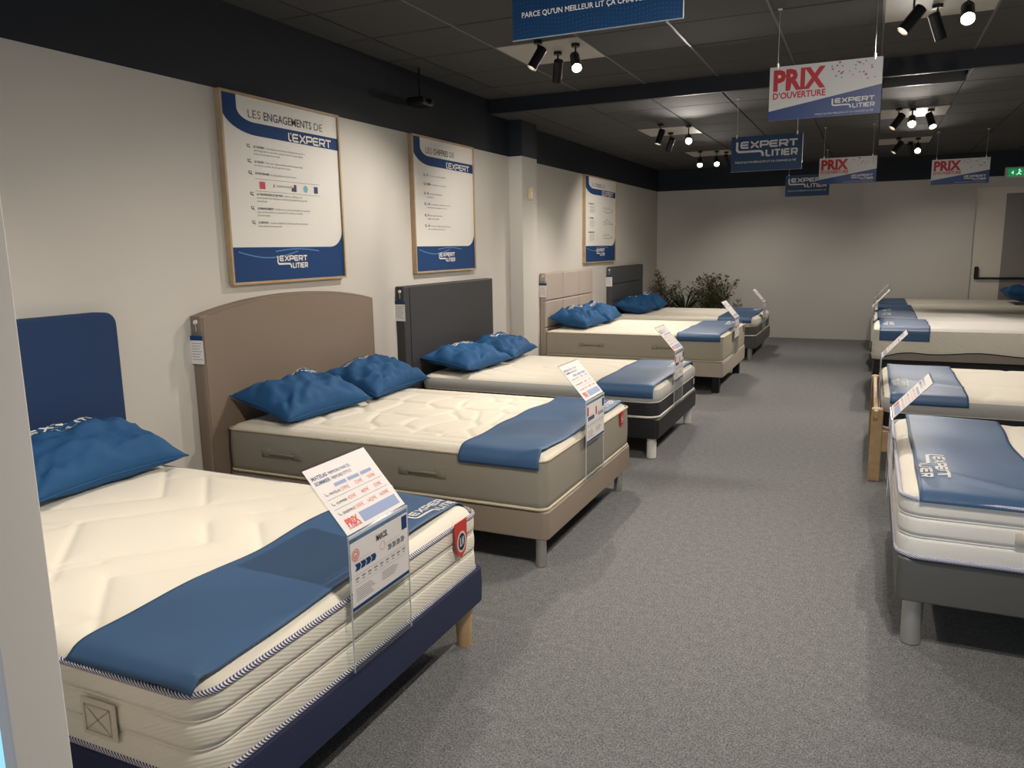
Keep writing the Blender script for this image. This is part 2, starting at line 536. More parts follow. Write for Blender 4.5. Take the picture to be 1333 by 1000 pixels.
def seg_dist(X, Y, lines):
    D = np.full(X.shape, 9.0)
    for pl in lines:
        for (ax, ay), (bx, by) in zip(pl[:-1], pl[1:]):
            dx, dy = bx - ax, by - ay; L2 = dx*dx + dy*dy + 1e-12
            t = np.clip(((X - ax) * dx + (Y - ay) * dy) / L2, 0, 1)
            D = np.minimum(D, np.hypot(X - ax - t*dx, Y - ay - t*dy))
    return D

def warp(X, Y, s, amp, seed):
    a = np.sin(X * s + 1.7 * seed + 1.3 * np.sin(Y * s * .7 + seed)) + .6 * np.sin(Y * s * 1.9 + 2.1 * seed + X * s * .5)
    b = np.sin(Y * s + 2.3 * seed + 1.1 * np.sin(X * s * .8 - seed)) + .6 * np.sin(X * s * 1.7 - 1.1 * seed + Y * s * .6)
    return X + amp * a, Y + amp * b

def pebble_dist(X, Y, size, seed):
    """distance to the borders of warped cells"""
    rng = random.Random(seed)
    U, V = warp(X, Y, 6.0, .03, seed)
    V = V * .72
    pts = []
    for i in range(-1, int(2.4 / size) + 2):
        for j in range(-1, int(2.0 / size) + 2):
            pts.append(((i + .5 + rng.uniform(-.38, .38) + .5 * (j % 2)) * size, (j + .5 + rng.uniform(-.38, .38)) * size))
    d1 = np.full(X.shape, 9.0); d2 = np.full(X.shape, 9.0)
    for px, py in pts:
        d = np.hypot(U - px, V - py)
        d2 = np.minimum(d2, np.maximum(d, d1)); d1 = np.minimum(d1, d)
    return (d2 - d1) * .5

def top_patch(rect, r, z1, crown, seam, res, inset=.006):
    x0, x1, y0, y1 = rect
    x0 += inset; x1 -= inset; y0 += inset; y1 -= inset; r -= inset
    nx = int((x1 - x0) / res) + 1; ny = int((y1 - y0) / res) + 1
    X, Y = np.meshgrid(np.linspace(x0, x1, nx), np.linspace(y0, y1, ny), indexing='ij')
    # squeeze the corners onto the rounded outline
    cx = np.clip(X, x0 + r, x1 - r); cy = np.clip(Y, y0 + r, y1 - r)
    ox = X - cx; oy = Y - cy; m = np.maximum(np.abs(ox), np.abs(oy)); h = np.hypot(ox, oy) + 1e-9
    k = np.where(m > 0, m / h, 1.0)
    X2 = cx + ox * k; Y2 = cy + oy * k
    ed = np.minimum.reduce([X2 - x0, x1 - X2, Y2 - y0, y1 - Y2])
    inc = (np.abs(ox) > 0) & (np.abs(oy) > 0)
    ed = np.where(inc, r - np.hypot(X2 - cx, Y2 - cy), ed)
    ed = np.clip(ed, 0, None)
    Z = z1 - .012 + (crown + .012) * (1 - np.exp(-ed / .022))
    if seam is not None:
        Z = Z - seam(X2, Y2) * (1 - np.exp(-ed / .02))
    vs = np.stack([X2, Y2, Z], -1).reshape(-1, 3).tolist()
    I = np.arange(nx * ny).reshape(nx, ny)
    fs = np.stack([I[:-1, :-1], I[1:, :-1], I[1:, 1:], I[:-1, 1:]], -1).reshape(-1, 4).tolist()
    return vs, fs

CREAM = mat('cream_ticking', (234, 227, 210), .8, bump=.08, bump_scale=260)
QUILT = mat('cream_knit_quilt', (226, 219, 202), .85, bump=.6, bump_scale=110)
WHITE = mat('white_ticking', (240, 236, 226), .8, bump=.1, bump_scale=200)

def mattress(label, rect, z0, z1, side, r=.07, crown=.03, seam=None, res=.02, top_mat=None, handles=(), group=None, quilt_bumps=True):
    """side = list of (name, zfrac0, zfrac1, material, bulge, number of bulged bands)"""
    x0, x1, y0, y1 = rect
    t = thing('mattress', label, 'mattress', ((x0 + x1) / 2, (y0 + y1) / 2, z0), group or 'mattresses on display')
    H = z1 - z0
    for nm, a, b, m, bulge, nb in side['bands']:
        lv = []
        for k in range(nb):
            za = z0 + H * (a + (b - a) * k / nb); zb = z0 + H * (a + (b - a) * (k + 1) / nb)
            bb = band(za, zb, bulge, 6)
            lv += bb if k == 0 else [(za + .0008, .0045), (za + .004, -.0025), (za + .0072, -.0025), (za + .010, .0045)] + [(q[0] + (.010 if j == 0 else 0), q[1]) for j, q in enumerate(bb)][1:]
        o = shell(MB(), rect, r, lv, cap_top=False, cap_bot=(a == 0)).build(nm, m, t, smooth=True)
    vs, fs = top_patch(rect, r, z1, crown, seam, res)
    MB().add(vs, fs).build('quilted_top', top_mat or CREAM, t, smooth=True)
    for zz, rad, m, nm in side['piping']:
        p = perim(*rect, r, -.001, 10)
        pts = [(a, b, z0 + H * zz) for a, b in p]
        full = []
        for i in range(len(pts)):
            a = Vector(pts[i]); b = Vector(pts[(i+1) % len(pts)]); n = max(1, int((b - a).length / .12))
            full += [a.lerp(b, k / n) for k in range(n)]
        MB().tube(full, rad, 8, closed=True).build(nm, m, t, smooth=True)
    return t

def side_handle(t, x, y, z, length, m, face='near', slots=True):
    """padded carrying handle sewn to the long side that faces the camera"""
    b = MB()
    pts = []
    for k in range(13):
        a = k / 12; pts.append((x + (a - .5) * length, y - .002 - .010 * math.sin(math.pi * a) ** .5, z + .004 * math.sin(math.pi * a)))
    b.tube(pts, .008, 8)
    for s in (-1, 1):
        b.box(x + s * length * .62 - .035, x + s * length * .62 + .035, y - .006, y + .002, z - .022, z + .022, .002)
    b.build('handle', m, t, smooth=True)

# ------------------------------------------------------------------ BASES
def bed_base(label, rect, z0, z1, m, legs, r=.03, cat='divan'):
    x0, x1, y0, y1 = rect
    t = thing('divan', label, cat, ((x0+x1)/2, (y0+y1)/2, 0), 'upholstered bed bases')
    shell(MB(), rect, r, [(z0, .006), (z0 + .006, 0), ((z0+z1)/2, -.003), (z1 - .008, 0), (z1, .008)]).build('upholstered_box', m, t, smooth=False)
    auto_smooth(t.children[0])
    # staple strip under the box
    MB().box(x0 + .03, x1 - .03, y0 + .03, y1 - .03, z0 - .006, z0 + .002).build('underside', M_void, t)
    for (lx, ly, kind, rad, lm) in legs:
        b = MB()
        if kind == 'round':
            b.cyl((lx, ly, 0.004), (lx, ly, z0), rad, rad, 28); b.cyl((lx, ly, 0), (lx, ly, .006), rad * .85, rad * .85, 20)
        elif kind == 'taper':
            b.cyl((lx, ly, 0.0), (lx, ly, z0), rad * .8, rad, 24)
        else:
            b.box(lx - rad, lx + rad, ly - rad, ly + rad, 0, z0, .004)
        auto_smooth(b.build('leg', lm, t))
    return t

def std_legs(rect, inset, kind, rad, m):
    x0, x1, y0, y1 = rect
    return [(x, y, kind, rad, m) for x in (x0 + inset + .1, x1 - inset) for y in (y0 + inset, y1 - inset)]

# ------------------------------------------------------------------ HEADBOARDS
def rounded_poly(pts_r, n=8):
    """polygon (y,z,r) with rounded corners"""
    out = []; m = len(pts_r)
    for i, (py, pz, r) in enumerate(pts_r):
        p = Vector((py, pz)); a = Vector(pts_r[i-1][:2]); b = Vector(pts_r[(i+1) % m][:2])
        if r <= 0: out.append((py, pz)); continue
        da = (a - p).normalized(); db = (b - p).normalized()
        p0 = p + da * r; p1 = p + db * r
        for k in range(n + 1):
            s = k / n
            q = p0 * (1-s)**2 + p * 2*s*(1-s) + p1 * s*s
            out.append((q.x, q.y))
    return out

def slab_x(mb, outline, x0, x1, bev=.01):
    """prism along x of an outline in (y,z) with a softened front edge at x1"""
    c = Vector((sum(p[0] for p in outline)/len(outline), sum(p[1] for p in outline)/len(outline)))
    n = len(outline); vs = []
    P = [Vector(p) for p in outline]
    def inset(d):
        r = []
        for i, p in enumerate(P):
            e0 = (p - P[i-1]); e1 = (P[(i+1) % n] - p)
            if e0.length < 1e-6: e0 = e1
            if e1.length < 1e-6: e1 = e0
            e0.normalize(); e1.normalize()
            nn = Vector((-e0.y - e1.y, e0.x + e1.x))
            nn = nn.normalized() if nn.length > 1e-5 else Vector((0, 0))
            r.append(p + nn * d)
        return r
    for x, d in ((x0, 0), (x1 - bev, 0), (x1 - bev * .3, bev * .35), (x1, bev)):
        vs += [(x, q.x, q.y) for q in inset(d)]
    fs = []
    for l in range(3):
        for k in range(n):
            fs.append((l*n+k, l*n+(k+1) % n, (l+1)*n+(k+1) % n, (l+1)*n+k))
    fs.append(tuple(range(n-1, -1, -1))); fs.append(tuple(range(3*n, 4*n)))
    return mb.add(vs, fs)

def pull_off_wall(): return XL + .003

def hang_tag(y, ztop, label, zdrop=.085, w=.092):
    """card in a clear sleeve, hung from a hook on the headboard's near side face"""
    xc = XL + .045; yy = y - .003
    t = thing('hang_tag', label, 'tag', (xc, y, ztop), 'tags hanging on the headboards')
    MB().cyl((xc, y, ztop - .012), (xc, y - .012, ztop - .012), .013, .011, 14).build('hook', M_white, t)
    zt = ztop - zdrop
    MB().tube([(xc, y - .008, ztop - .02), (xc + .003, y - .006, ztop - .05), (xc + .002, y - .006, zt + .02)], .0014, 5).build('string', M_white, t)
    x0, x1 = xc - w / 2, xc + w / 2
    MB().box(x0 - .004, x1 + .004, yy - .004, yy - .001, zt - .165, zt + .025).build('sleeve', M_acr, t)
    MB().box(x0, x1, yy - .006, yy - .0045, zt - .16, zt - .028).build('card', M_paper, t)
    MB().box(x0, x1, yy - .0062, yy - .0045, zt - .028, zt - .002).build('card_header', M_pblue, t)
    pr = Print()
    for k in range(7):
        pr.rect(-w * .4, -.046 - .015 * k, w * .4 - .02 * ((k * 7) % 3) * .5, -.043 - .015 * k)
    pr.build('lettering', M_inkg, plane_map((xc, yy - .0064, zt), (1, 0, 0), (0, 0, 1)), t)
    return t

# ------------------------------------------------------------------ RUNNERS
def runner(label, mt, foot_x, side_sign, width, drop_near, drop_far, skew=0.0, wr=.006, seed=1, logo_at=None, logo_w=.34, y_lim=None):
    """blue cloth lying across the foot of a mattress and following its soft edges.
    mt = (rect, z1, crown, bulge); side_sign=-1: the mattress lies toward -x from its foot."""
    s = side_sign; W = width
    rect, z1, crown, bulge = mt
    x0, x1, y0, y1 = rect
    L = thing('bed_runner', label, 'bed runner', (foot_x + s * W / 2, (y0 + y1) / 2, z1), 'blue runners across the mattresses')
    yn, yf = y_lim or (y0 + .002, y1 - .002)
    def prof(x, y):
        ed = max(0, min(x - x0, x1 - x, y - y0, y1 - y))
        return z1 - .006 + (crown + .008) * (1 - math.exp(-ed / .022)) + .006
    def surf(a, c):
        cc = min(max(c, yn), yf)
        x = foot_x + s * (W * a + skew * (cc - yn) / (yf - yn) * (1 - .6*a))
        wz = wr * (noise.noise(Vector((x * 2.2 + seed * 7, c * 3.0, seed))) * 1.2 + .9 * math.sin(10 * (x*s*.9 + c * .42) + seed) * noise.noise(Vector((c * 1.5, seed * 3.1, x*2)))) + wr * .55
        wz += wr * .9 * math.exp(-((x * s * .5 + c - yn - .45 - .3 * math.sin(seed)) / .035) ** 2)
        x += .014 * noise.noise(Vector((c * 3.1, seed * 5.0, 0))) * (1 if a > .5 else .3)
        if c < yn or c > yf:
            d = (yn - c) if c < yn else (c - yf); r = .010 + bulge
            sg = -1 if c < yn else 1
            ang = min(d / r, math.pi / 2)
            return Vector((x, cc + sg * (r * math.sin(ang) + .002), prof(x, cc) - r * (1 - math.cos(ang)) - max(0, d - r * math.pi/2) + wz * max(0, 1 - d / .02)))
        return Vector((x, c, prof(x, c) + wz))
    c0 = yn - drop_near; c1 = yf + drop_far
    na = 30; nc = 110
    vs = []; fs = []
    for i in range(na + 1):
        for j in range(nc + 1):
            vs.append(surf(i / na, c0 + (c1 - c0) * j / nc))
    for i in range(na):
        for j in range(nc):
            q = (i*(nc+1)+j, (i+1)*(nc+1)+j, (i+1)*(nc+1)+j+1, i*(nc+1)+j+1)
            fs.append(q if s > 0 else q[::-1])
    o = MB().add(vs, fs).build('cloth', M_runner_cloth, L, smooth=True)
    sd = o.modifiers.new('thickness', 'SOLIDIFY'); sd.thickness = .003; sd.offset = -1
    if logo_at:
        lc, la = logo_at       # position of the logo along y, distance from the foot edge
        pr = Print(); logo(pr, 0, 0, logo_w, step=.02)
        def mp(u, v):
            p = surf((la + v) / W, lc + u) if s < 0 else surf((la + v) / W, lc - u)
            return p + Vector((0, 0, .0018))
        pr.build('printed_logo', M_logo, mp, L)
    return L

# ------------------------------------------------------------------ PILLOWS
def pillow(label, loc, a, b, th, rot, seed=1, group=None, logo_size=.3, logo_rot=0, logo_c=(0, 0)):
    """a = half length along local x, b = half width along local y; rot = euler"""
    t = thing('pillow', label, 'pillow', loc, group or 'blue pillows on the mattresses')
    E = Matrix.Rotation(rot[2], 3, 'Z') @ Matrix.Rotation(rot[1], 3, 'Y') @ Matrix.Rotation(rot[0], 3, 'X')
    def surf(u, v, top):
        fu = max(0, 1 - abs(u) ** 2.4); fv = max(0, 1 - abs(v) ** 2.4)
        z = th * (fu ** .48) * (fv ** .48)
        x = a * u * (1 - .10 * (1 - abs(v) ** 2) ** 1.0 * abs(u)); y = b * v * (1 - .12 * (1 - abs(u) ** 2) * abs(v))
        nz = noise.noise(Vector((u * 2.2 + seed * 3, v * 2.2, seed))) * .03 + noise.noise(Vector((u * 5.5 + seed, v * 4.0, seed * 2))) * .02 + .012 * math.sin(11 * u * v + seed) * abs(u)
        nz -= .022 * math.exp(-((u * .8 - v * .55 + .35 * math.sin(seed)) / .06) ** 2) * (abs(v) > .25) * min(1, (abs(v) - .25) * 3 if abs(v) > .25 else 0)
        k = min(1.0, 3 * fu * fv)
        if top: z = z * 1.12 + nz * k * (th / .1)
        else: z = -z * .75 + nz * .4 * k
        return Vector((x, y, z))
    n = 44; vs = []; fs = []
    idx = {}
    for top in (1, 0):
        for i in range(n + 1):
            for j in range(n + 1):
                u = -1 + 2 * i / n; v = -1 + 2 * j / n
                u = math.copysign(abs(u) ** .85, u); v = math.copysign(abs(v) ** .85, v)
                border = i in (0, n) or j in (0, n)
                if not top and border: idx[(0, i, j)] = idx[(1, i, j)]; continue
                idx[(top, i, j)] = len(vs); vs.append(tuple(E @ surf(u, v, top)))
    for top in (1, 0):
        for i in range(n):
            for j in range(n):
                q = (idx[(top, i, j)], idx[(top, i+1, j)], idx[(top, i+1, j+1)], idx[(top, i, j+1)])
                fs.append(q if top else q[::-1])
    link('pillowcase', vs, fs, M_pillow, t, smooth=True)
    # flanged seam round the edge
    sm = []
    m = 40
    for k in range(m): sm.append((-1 + 2*k/m, -1))
    for k in range(m): sm.append((1, -1 + 2*k/m))
    for k in range(m): sm.append((1 - 2*k/m, 1))
    for k in range(m): sm.append((-1, 1 - 2*k/m))
    sb = MB().tube([E @ surf(u, v, 1) for u, v in sm], .004, 6, closed=True)
    link('seam', sb.v, sb.f, M_pillow, t, smooth=True)
    pr = Print(); logo(pr, -logo_size / 2, -logo_size * .145, logo_size, step=.02)
    cr, sr = math.cos(logo_rot), math.sin(logo_rot)
    def mp(u, v):
        x = logo_c[0] + (u * cr - v * sr); y = logo_c[1] + (u * sr + v * cr)
        p = surf(max(-.98, min(.98, x / a)), max(-.98, min(.98, y / b)), 1)
        return Vector(loc) + E @ (p + Vector((0, 0, .003)))
    pr.build('printed_logo', M_logo, mp, t)
    return t

# ------------------------------------------------------------------ PRICE DISPLAYS
def price_display(label, foot_x, s, y0, y1, zb, zh=.742, rise=.185, back=.16, detail=2, name=None):
    """bent acrylic holder slipped under the mattress; s=-1: bed lies toward -x"""
    t = thing('price_display', label, 'price display', (foot_x, (y0 + y1) / 2, zb), 'acrylic price displays at the bed feet')
    th = .0028
    xf = foot_x
    b = MB()
    b.box(min(xf, xf - s*th), max(xf, xf - s*th), y0, y1, zb, zh)
    b.box(min(xf, xf + s*.06), max(xf, xf + s*.06), y0, y1, zb - th, zb)
    nrm = Vector((-s * rise, 0, back)).normalized() * th       # outward face of the sloping leaf
    p = [Vector((xf, y, z)) for y, z in ((y0, zh), (y1, zh))] 
    q = [v + Vector((s * back, 0, rise)) for v in p]
    vs = [p[0], p[1], q[1], q[0]]; vs = vs + [v + nrm for v in vs]
    b.add(vs, [(3,2,1,0),(4,5,6,7),(0,1,5,4),(1,2,6,5),(2,3,7,6),(3,0,4,7)])
    b.build('acrylic_holder', M_acr, t)
    # polished upright edges and the bend read as pale lines
    e = MB()
    for y in (y0, y1):
        e.box(min(xf - s*.0002, xf - s*(th+.0006)), max(xf - s*.0002, xf - s*(th+.0006)), y - .0012, y + .0012, zb, zh)
    e.box(min(xf + s*.002, xf - s*(th+.002)), max(xf + s*.002, xf - s*(th+.002)), y0, y1, zh - .004, zh + .004)
    e.build('polished_edge', mat('acrylic_edge', (198, 206, 210), .15), t)
    wd = y1 - y0
    # local frames: u to the reader's right, v up
    ux = Vector((0, 1, 0)) if s < 0 else Vector((0, -1, 0))
    o_low = Vector((xf - s * (th + .0006), y0 if s < 0 else y1, zh - .225))
    o_up = Vector((xf, y0 if s < 0 else y1, zh)) + nrm * 1.3 + Vector((s*back, 0, rise)).normalized() * .016
    vup = Vector((s * back, 0, rise)).normalized()
    SH = .208
    mlow = lambda off: plane_map(o_low, ux, (0, 0, 1), off)
    mup = lambda off: plane_map(o_up, ux, vup, off)
    for mp, nm in ((mlow, 'lower_sheet'), (mup, 'upper_sheet')):
        pr = Print(); pr.rect(.004, 0 if nm == 'lower_sheet' else -.008, wd - .004, SH if nm == 'lower_sheet' else SH + .012); pr.build(nm, M_paper, mp(.0004), t)
    # lower sheet
    A = Print(); A.rect(.004, .002, wd - .004, .013); A.rect(wd - .038, SH - .05, wd - .008, SH - .006)
    for k in range(4):
        u = .022 + .026 * k; A.poly([(u, .118), (u + .022, .118), (u + .03, .129), (u + .022, .14), (u, .14), (u + .008, .129)])
    A.build('blue_print', M_pblue, mlow(.0010), t)
    B = Print()
    for k in range(4):
        u = .19 + .024 * k; B.poly([(u, .121), (u + .017, .121), (u + .024, .13), (u + .017, .139), (u, .139), (u + .006, .13)])
    for k in range(9):
        B.rect(.022 + .031 * k, .092, .040 + .031 * k, .097); B.rect(.024 + .031 * k, .084, .037 + .031 * k, .087)
    B.rect(.02, .104, wd - .02, .1048); B.rect(.02, .075, wd - .02, .0756)
    B.rect(.02, .148, .11, .1486); B.rect(.17, .148, .26, .1486)
    for k in range(7):
        B.rect(.022, .062 - .006 * k, .022 + .075 + .02 * ((k * 5) % 4) / 3, .0638 - .006 * k)
        if k < 5: B.rect(.155, .062 - .006 * k, .155 + .07 + .02 * ((k * 3) % 4) / 3, .0638 - .006 * k)
    B.build('grey_print', M_inkg, mlow(.0010), t)
    if name:
        T = Print(); T.text(name, wd * .43, SH - .036, .018, width=.06, bold=.03); T.build('lettering', M_ink, mlow(.0012), t)
    C = Print()
    if detail > 1:
        C.ring(.028, SH - .04, .017, .0035); C.ring(.028, SH - .04, .010, .005); C.disc(.028, SH - .043, .004)
        C.ring(wd * .53, SH - .06, .013, .0015)
    else:
        C.rect(.012, SH - .06, .034, SH - .012); C.rect(wd*.5, SH - .075, wd*.5 + .02, SH - .03)
    C.build('red_print', M_softred if detail > 1 else M_red, mlow(.0010), t)
    # upper sheet
    K = Print()
    K.text('MATELAS', .016, SH - .028, .012, width=.07, bold=.02); K.text('SOMMIER', .016, SH - .046, .012, width=.07, bold=.02)
    K.text('MEMORIS MARCEL' if name else 'MEMO 150 - 3 ZONES', .093, SH - .028, .0105, width=.105)
    K.text('MEMORIS STYLO' if name else 'PREMIUM LATTES', .093, SH - .046, .0105, width=.095)
    K.build('blue_lettering', mat('print_slate_blue', (92, 104, 140), .6), mup(.0010), t)
    Lk = Print()
    for k, wtxt in enumerate(('MATELAS', 'SOMMIER', 'ENSEMBLE')):
        v = SH - .088 - .034 * k
        Lk.text(wtxt, .045, v, .0085); Lk.strip([(.026, v + .012), (.028, v + .003), (.036, v + .003), (.037, v)], .0018)
    for v in (.1085, .074): Lk.rect(.02, v, wd - .02, v + .0009)
    Lk.build('lettering', M_ink, mup(.0010), t)
    Pk = Print()
    for k in range(3): Pk.rect(.085 + .065 * k, SH - .069, .141 + .065 * k, SH - .058)
    Pk.rect(.1, .004, wd - .02, .038)
    Pk.build('soft_blue_print', M_inkb, mup(.0010), t)
    Rk = Print()
    for k, row in enumerate((('599\u20ac', '729\u20ac', '939\u20ac'), ('439\u20ac', '489\u20ac', '559\u20ac'), ('1159\u20ac', '1429\u20ac', '1699\u20ac'))):
        for j, tx in enumerate(row):
            Rk.text(tx, .1 + .067 * j, SH - .09 - .034 * k, .013)
    Rk.build('price_lettering', M_softred, mup(.0012), t)
    Q = Print(); Q.text('PRIX', .03, .013, .023, width=.058, bold=.05); Q.text("D'OUVERTURE", .03, .004, .006, width=.058, bold=.03)
    Q.build('red_lettering', mat('print_faded_red', (220, 92, 84), .6), mup(.0012), t)
    return t
#--PART2--

# ================================================================== LEFT ROW OF BEDS
XH = -3.335     # head end of the left mattresses
RIB = wave_mat('ribbed_cream_side', (234, 228, 212), (-.45, .45, 1.0), .0115, .8, .22, dist=.0012)
CORD = wave_mat('navy_white_cord', (222, 220, 222), (1.0, 1.0, 1.4), .011, .6, .5, rgb2=(58, 58, 104), dist=.002)
CORDL = wave_mat('pale_cord', (220, 218, 224), (1.0, 1.0, 1.4), .011, .6, .4, rgb2=(150, 152, 182), dist=.002)
LILAC = mat('lilac_band', (196, 192, 214), .8)
TAUPE_T = mat('taupe_ticking', (148, 141, 127), .85, bump=.15, bump_scale=240)
BEIGE_T = mat('beige_ticking', (178, 168, 150), .85, bump=.12, bump_scale=240)
TAUPE = mat('taupe_faux_leather', (146, 131, 115), .55, bump=.12, bump_scale=120)
GREYMESH = mat('grey_mesh', (186, 185, 180), .9, noise_scale=260, noise_amt=.12)
BLACKT = mat('black_ticking', (36, 36, 38), .8, bump=.1, bump_scale=200)
NAVY = mat('navy_upholstery', (38, 44, 76), .85, noise_scale=220, noise_amt=.15, bump=.2, bump_scale=260)
PIPW = mat('white_piping', (220, 216, 206), .6)
PIPC = mat('cream_piping', (206, 194, 168), .7)

# ---- bed 1
B1 = (XH, -1.332, 1.165, 2.57)
lines1 = [[(-2.892,1.87),(-2.59,2.174),(-2.893,2.47),(-2.99,2.53)], [(-2.629,1.836),(-2.34,2.165),(-2.646,2.469)], [(-2.34,2.165),(-2.066,2.448)],
          [(-2.793,2.354),(-2.651,2.467),(-2.306,2.509)], [(-2.082,2.166),(-2.001,2.242)], [(-2.226,1.439),(-2.62,1.827),(-2.75,1.75)],
          [(-2.324,1.541),(-2.02,1.86),(-2.173,2.007)], [(-1.771,1.23),(-2.092,1.534),(-1.805,1.82)], [(-1.947,1.26),(-1.883,1.327)],
          [(-1.802,1.89),(-1.996,2.079)], [(-2.3,1.2),(-2.45,1.34),(-2.2,1.6)], [(-2.6,1.2),(-2.9,1.5),(-2.65,1.78)], [(-3.1,1.3),(-2.85,1.55),(-3.15,1.85)],
          [(-1.45,1.5),(-1.7,1.75),(-1.45,2.0)], [(-1.5,2.1),(-1.75,2.35)], [(-3.2,2.1),(-2.95,2.3)]]
seam1 = lambda X, Y: .010 * np.exp(-(seg_dist(X, Y, lines1) / .009) ** 2) + .007 * np.exp(-(seg_dist(X, Y, lines1) / .05) ** 2)
m1 = mattress('cream mattress on the navy base, navy and white corded edges and a red shield tag',
              B1, .322, .548, {'bands': [('side_panel', 0, 1, RIB, .005, 3)],
                               'piping': [(0.985, .0085, CORD, 'corded_edge'), (.03, .0085, CORD, 'corded_edge')]},
              r=.075, crown=.028, seam=seam1, res=.0125, top_mat=CREAM)
# red shield tag folded over the upper cord on the foot side
def shield(par, x, s, y, ztop, w, h, m_out, m_white, m_in, letters=True):
    pts = [(-w/2, h/2), (-w/2, -h*.05), (-w*.36, -h*.36), (0, -h/2), (w*.36, -h*.36), (w/2, -h*.05), (w/2, h/2)]
    a = Print(); a.poly(pts)
    ux = (0, 1, 0) if s < 0 else (0, -1, 0)
    o = (x, y, ztop - h/2)
    b = MB()
    f = plane_map(o, ux, (0, 0, 1), .0)
    P = [f(*p) for p in pts]; d = Vector((-s * .004, 0, 0)); n = len(P)
    b.add(P + [p + d for p in P], [tuple(range(n-1, -1, -1)), tuple(range(n, 2*n))] + [(k, (k+1) % n, n+(k+1) % n, n+k) for k in range(n)])
    tg = b.build('fabric_tag', m_out, par)
    c = Print(); c.disc(0, -h*.06, h*.29, 20, w*.38); c.build('tag_ring', m_white, plane_map(Vector(o) + d * 1.25, ux, (0, 0, 1)), tg)
    c = Print(); c.disc(0, -h*.06, h*.235, 20, w*.29); c.build('tag_centre', m_in, plane_map(Vector(o) + d * 1.45, ux, (0, 0, 1)), tg)
    if letters:
        c = Print()
        c.strip([(-w*.14, h*.07), (-w*.14, -h*.15), (-w*.03, -h*.15)], w*.07)
        c.strip([(w*.03, h*.07), (w*.03, -h*.15)], w*.06); c.strip([(w*.13, h*.07), (w*.13, -h*.15)], w*.06)
        c.strip([(w*.03, h*.05), (w*.13, -h*.13)], w*.05)
        c.build('tag_letters', m_white, plane_map(Vector(o) + d * 1.65, ux, (0, 0, 1)), tg)
shield(m1, B1[1] + .016, -1, 2.385, .566, .088, .14, mat('tag_red', (206, 62, 48), .6), M_white, mat('tag_navy', (36, 38, 84), .6))
# square sewn patch on the near side
pp = MB().box(-1.72, -1.60, B1[2] - .018, B1[2] - .010, .375, .475, .003).build('sewn_patch', mat('patch_cream', (214, 206, 190), .8), m1)
pr = Print(); pr.strip([(-.045,-.035),(.045,-.035),(.045,.035),(-.045,.035)], .004, closed=True); pr.strip([(-.045,-.035),(.045,.035)], .004); pr.strip([(-.045,.035),(.045,-.035)], .004)
pr.build('stitching', mat('patch_thread', (180, 172, 156), .8), plane_map((-1.66, B1[2] - .019, .425), (1, 0, 0), (0, 0, 1)), pp)
OAKL = mat('beech_leg', (196, 160, 116), .5, noise_scale=22, noise_amt=.1)
R1b = (XH, -1.322, 1.158, 2.578)
bed_base('navy fabric bed base on pale wooden legs, nearest of the left row', R1b, .175, .322, NAVY, std_legs(R1b, .062, 'taper', .036, OAKL))

# ---- bed 2
B2 = (XH + .01, -1.345, 3.285, 4.69)
def seam2f(rect, size, seed, depth=.012):
    x0, x1, y0, y1 = rect
    def f(X, Y):
        ed = np.minimum.reduce([X - x0, x1 - X, Y - y0, y1 - Y])
        inner = 1 / (1 + np.exp(-(ed - .17) / .01))
        d = pebble_dist(X - x0, Y - y0, size, seed)
        z = depth * np.exp(-(d / .014) ** 2) * inner
        for k in (.075, .165): z = z + depth * .7 * np.exp(-((ed - k) / .009) ** 2)
        z = z - .0022 * np.sin(X * 2 * math.pi / .033) * np.sin(Y * 2 * math.pi / .033) * (ed < .075)
        return z
    return f
m2 = mattress('thick taupe-sided mattress with cream pebble-quilted top beside the arched taupe headboard',
              B2, .30, .552, {'bands': [('side_panel', 0, 1, TAUPE_T, .006, 1)],
                              'piping': [(.985, .0065, PIPC, 'piping'), (.035, .008, PIPC, 'piping')]},
              r=.045, crown=.03, seam=seam2f(B2, .21, 3), res=.0125, top_mat=QUILT)
HM = mat('handle_webbing', (134, 127, 114), .8, bump=.3, bump_scale=200)
for hx in (-2.93, -2.02):
    side_handle(m2, hx, B2[2] - .004, .43, .17, HM)
def red_label(par, x, s, y, ztop, m=M_red, w=.055, h=.085):
    b = MB().box(min(x, x - s * .004), max(x, x - s * .004), y - w/2, y + w/2, ztop - h, ztop)
    tg = b.build('fabric_tag', m, par)
    pr = Print(); pr.strip([(-.014, -.02), (.014, -.006), (-.012, .006), (.012, .02)], .007)
    pr.build('tag_emblem', M_white, plane_map((x - s * .0052, y, ztop - h * .55), (0, 1, 0) if s < 0 else (0, -1, 0), (0, 0, 1)), tg)
red_label(m2, B2[1] + .010, -1, 4.50, .552)
R2b = (XH, -1.335, 3.285, 4.70)
bed_base('taupe upholstered bed base on chrome legs', R2b, .155, .30, TAUPE, std_legs(R2b, .06, 'round', .027, M_chrome))

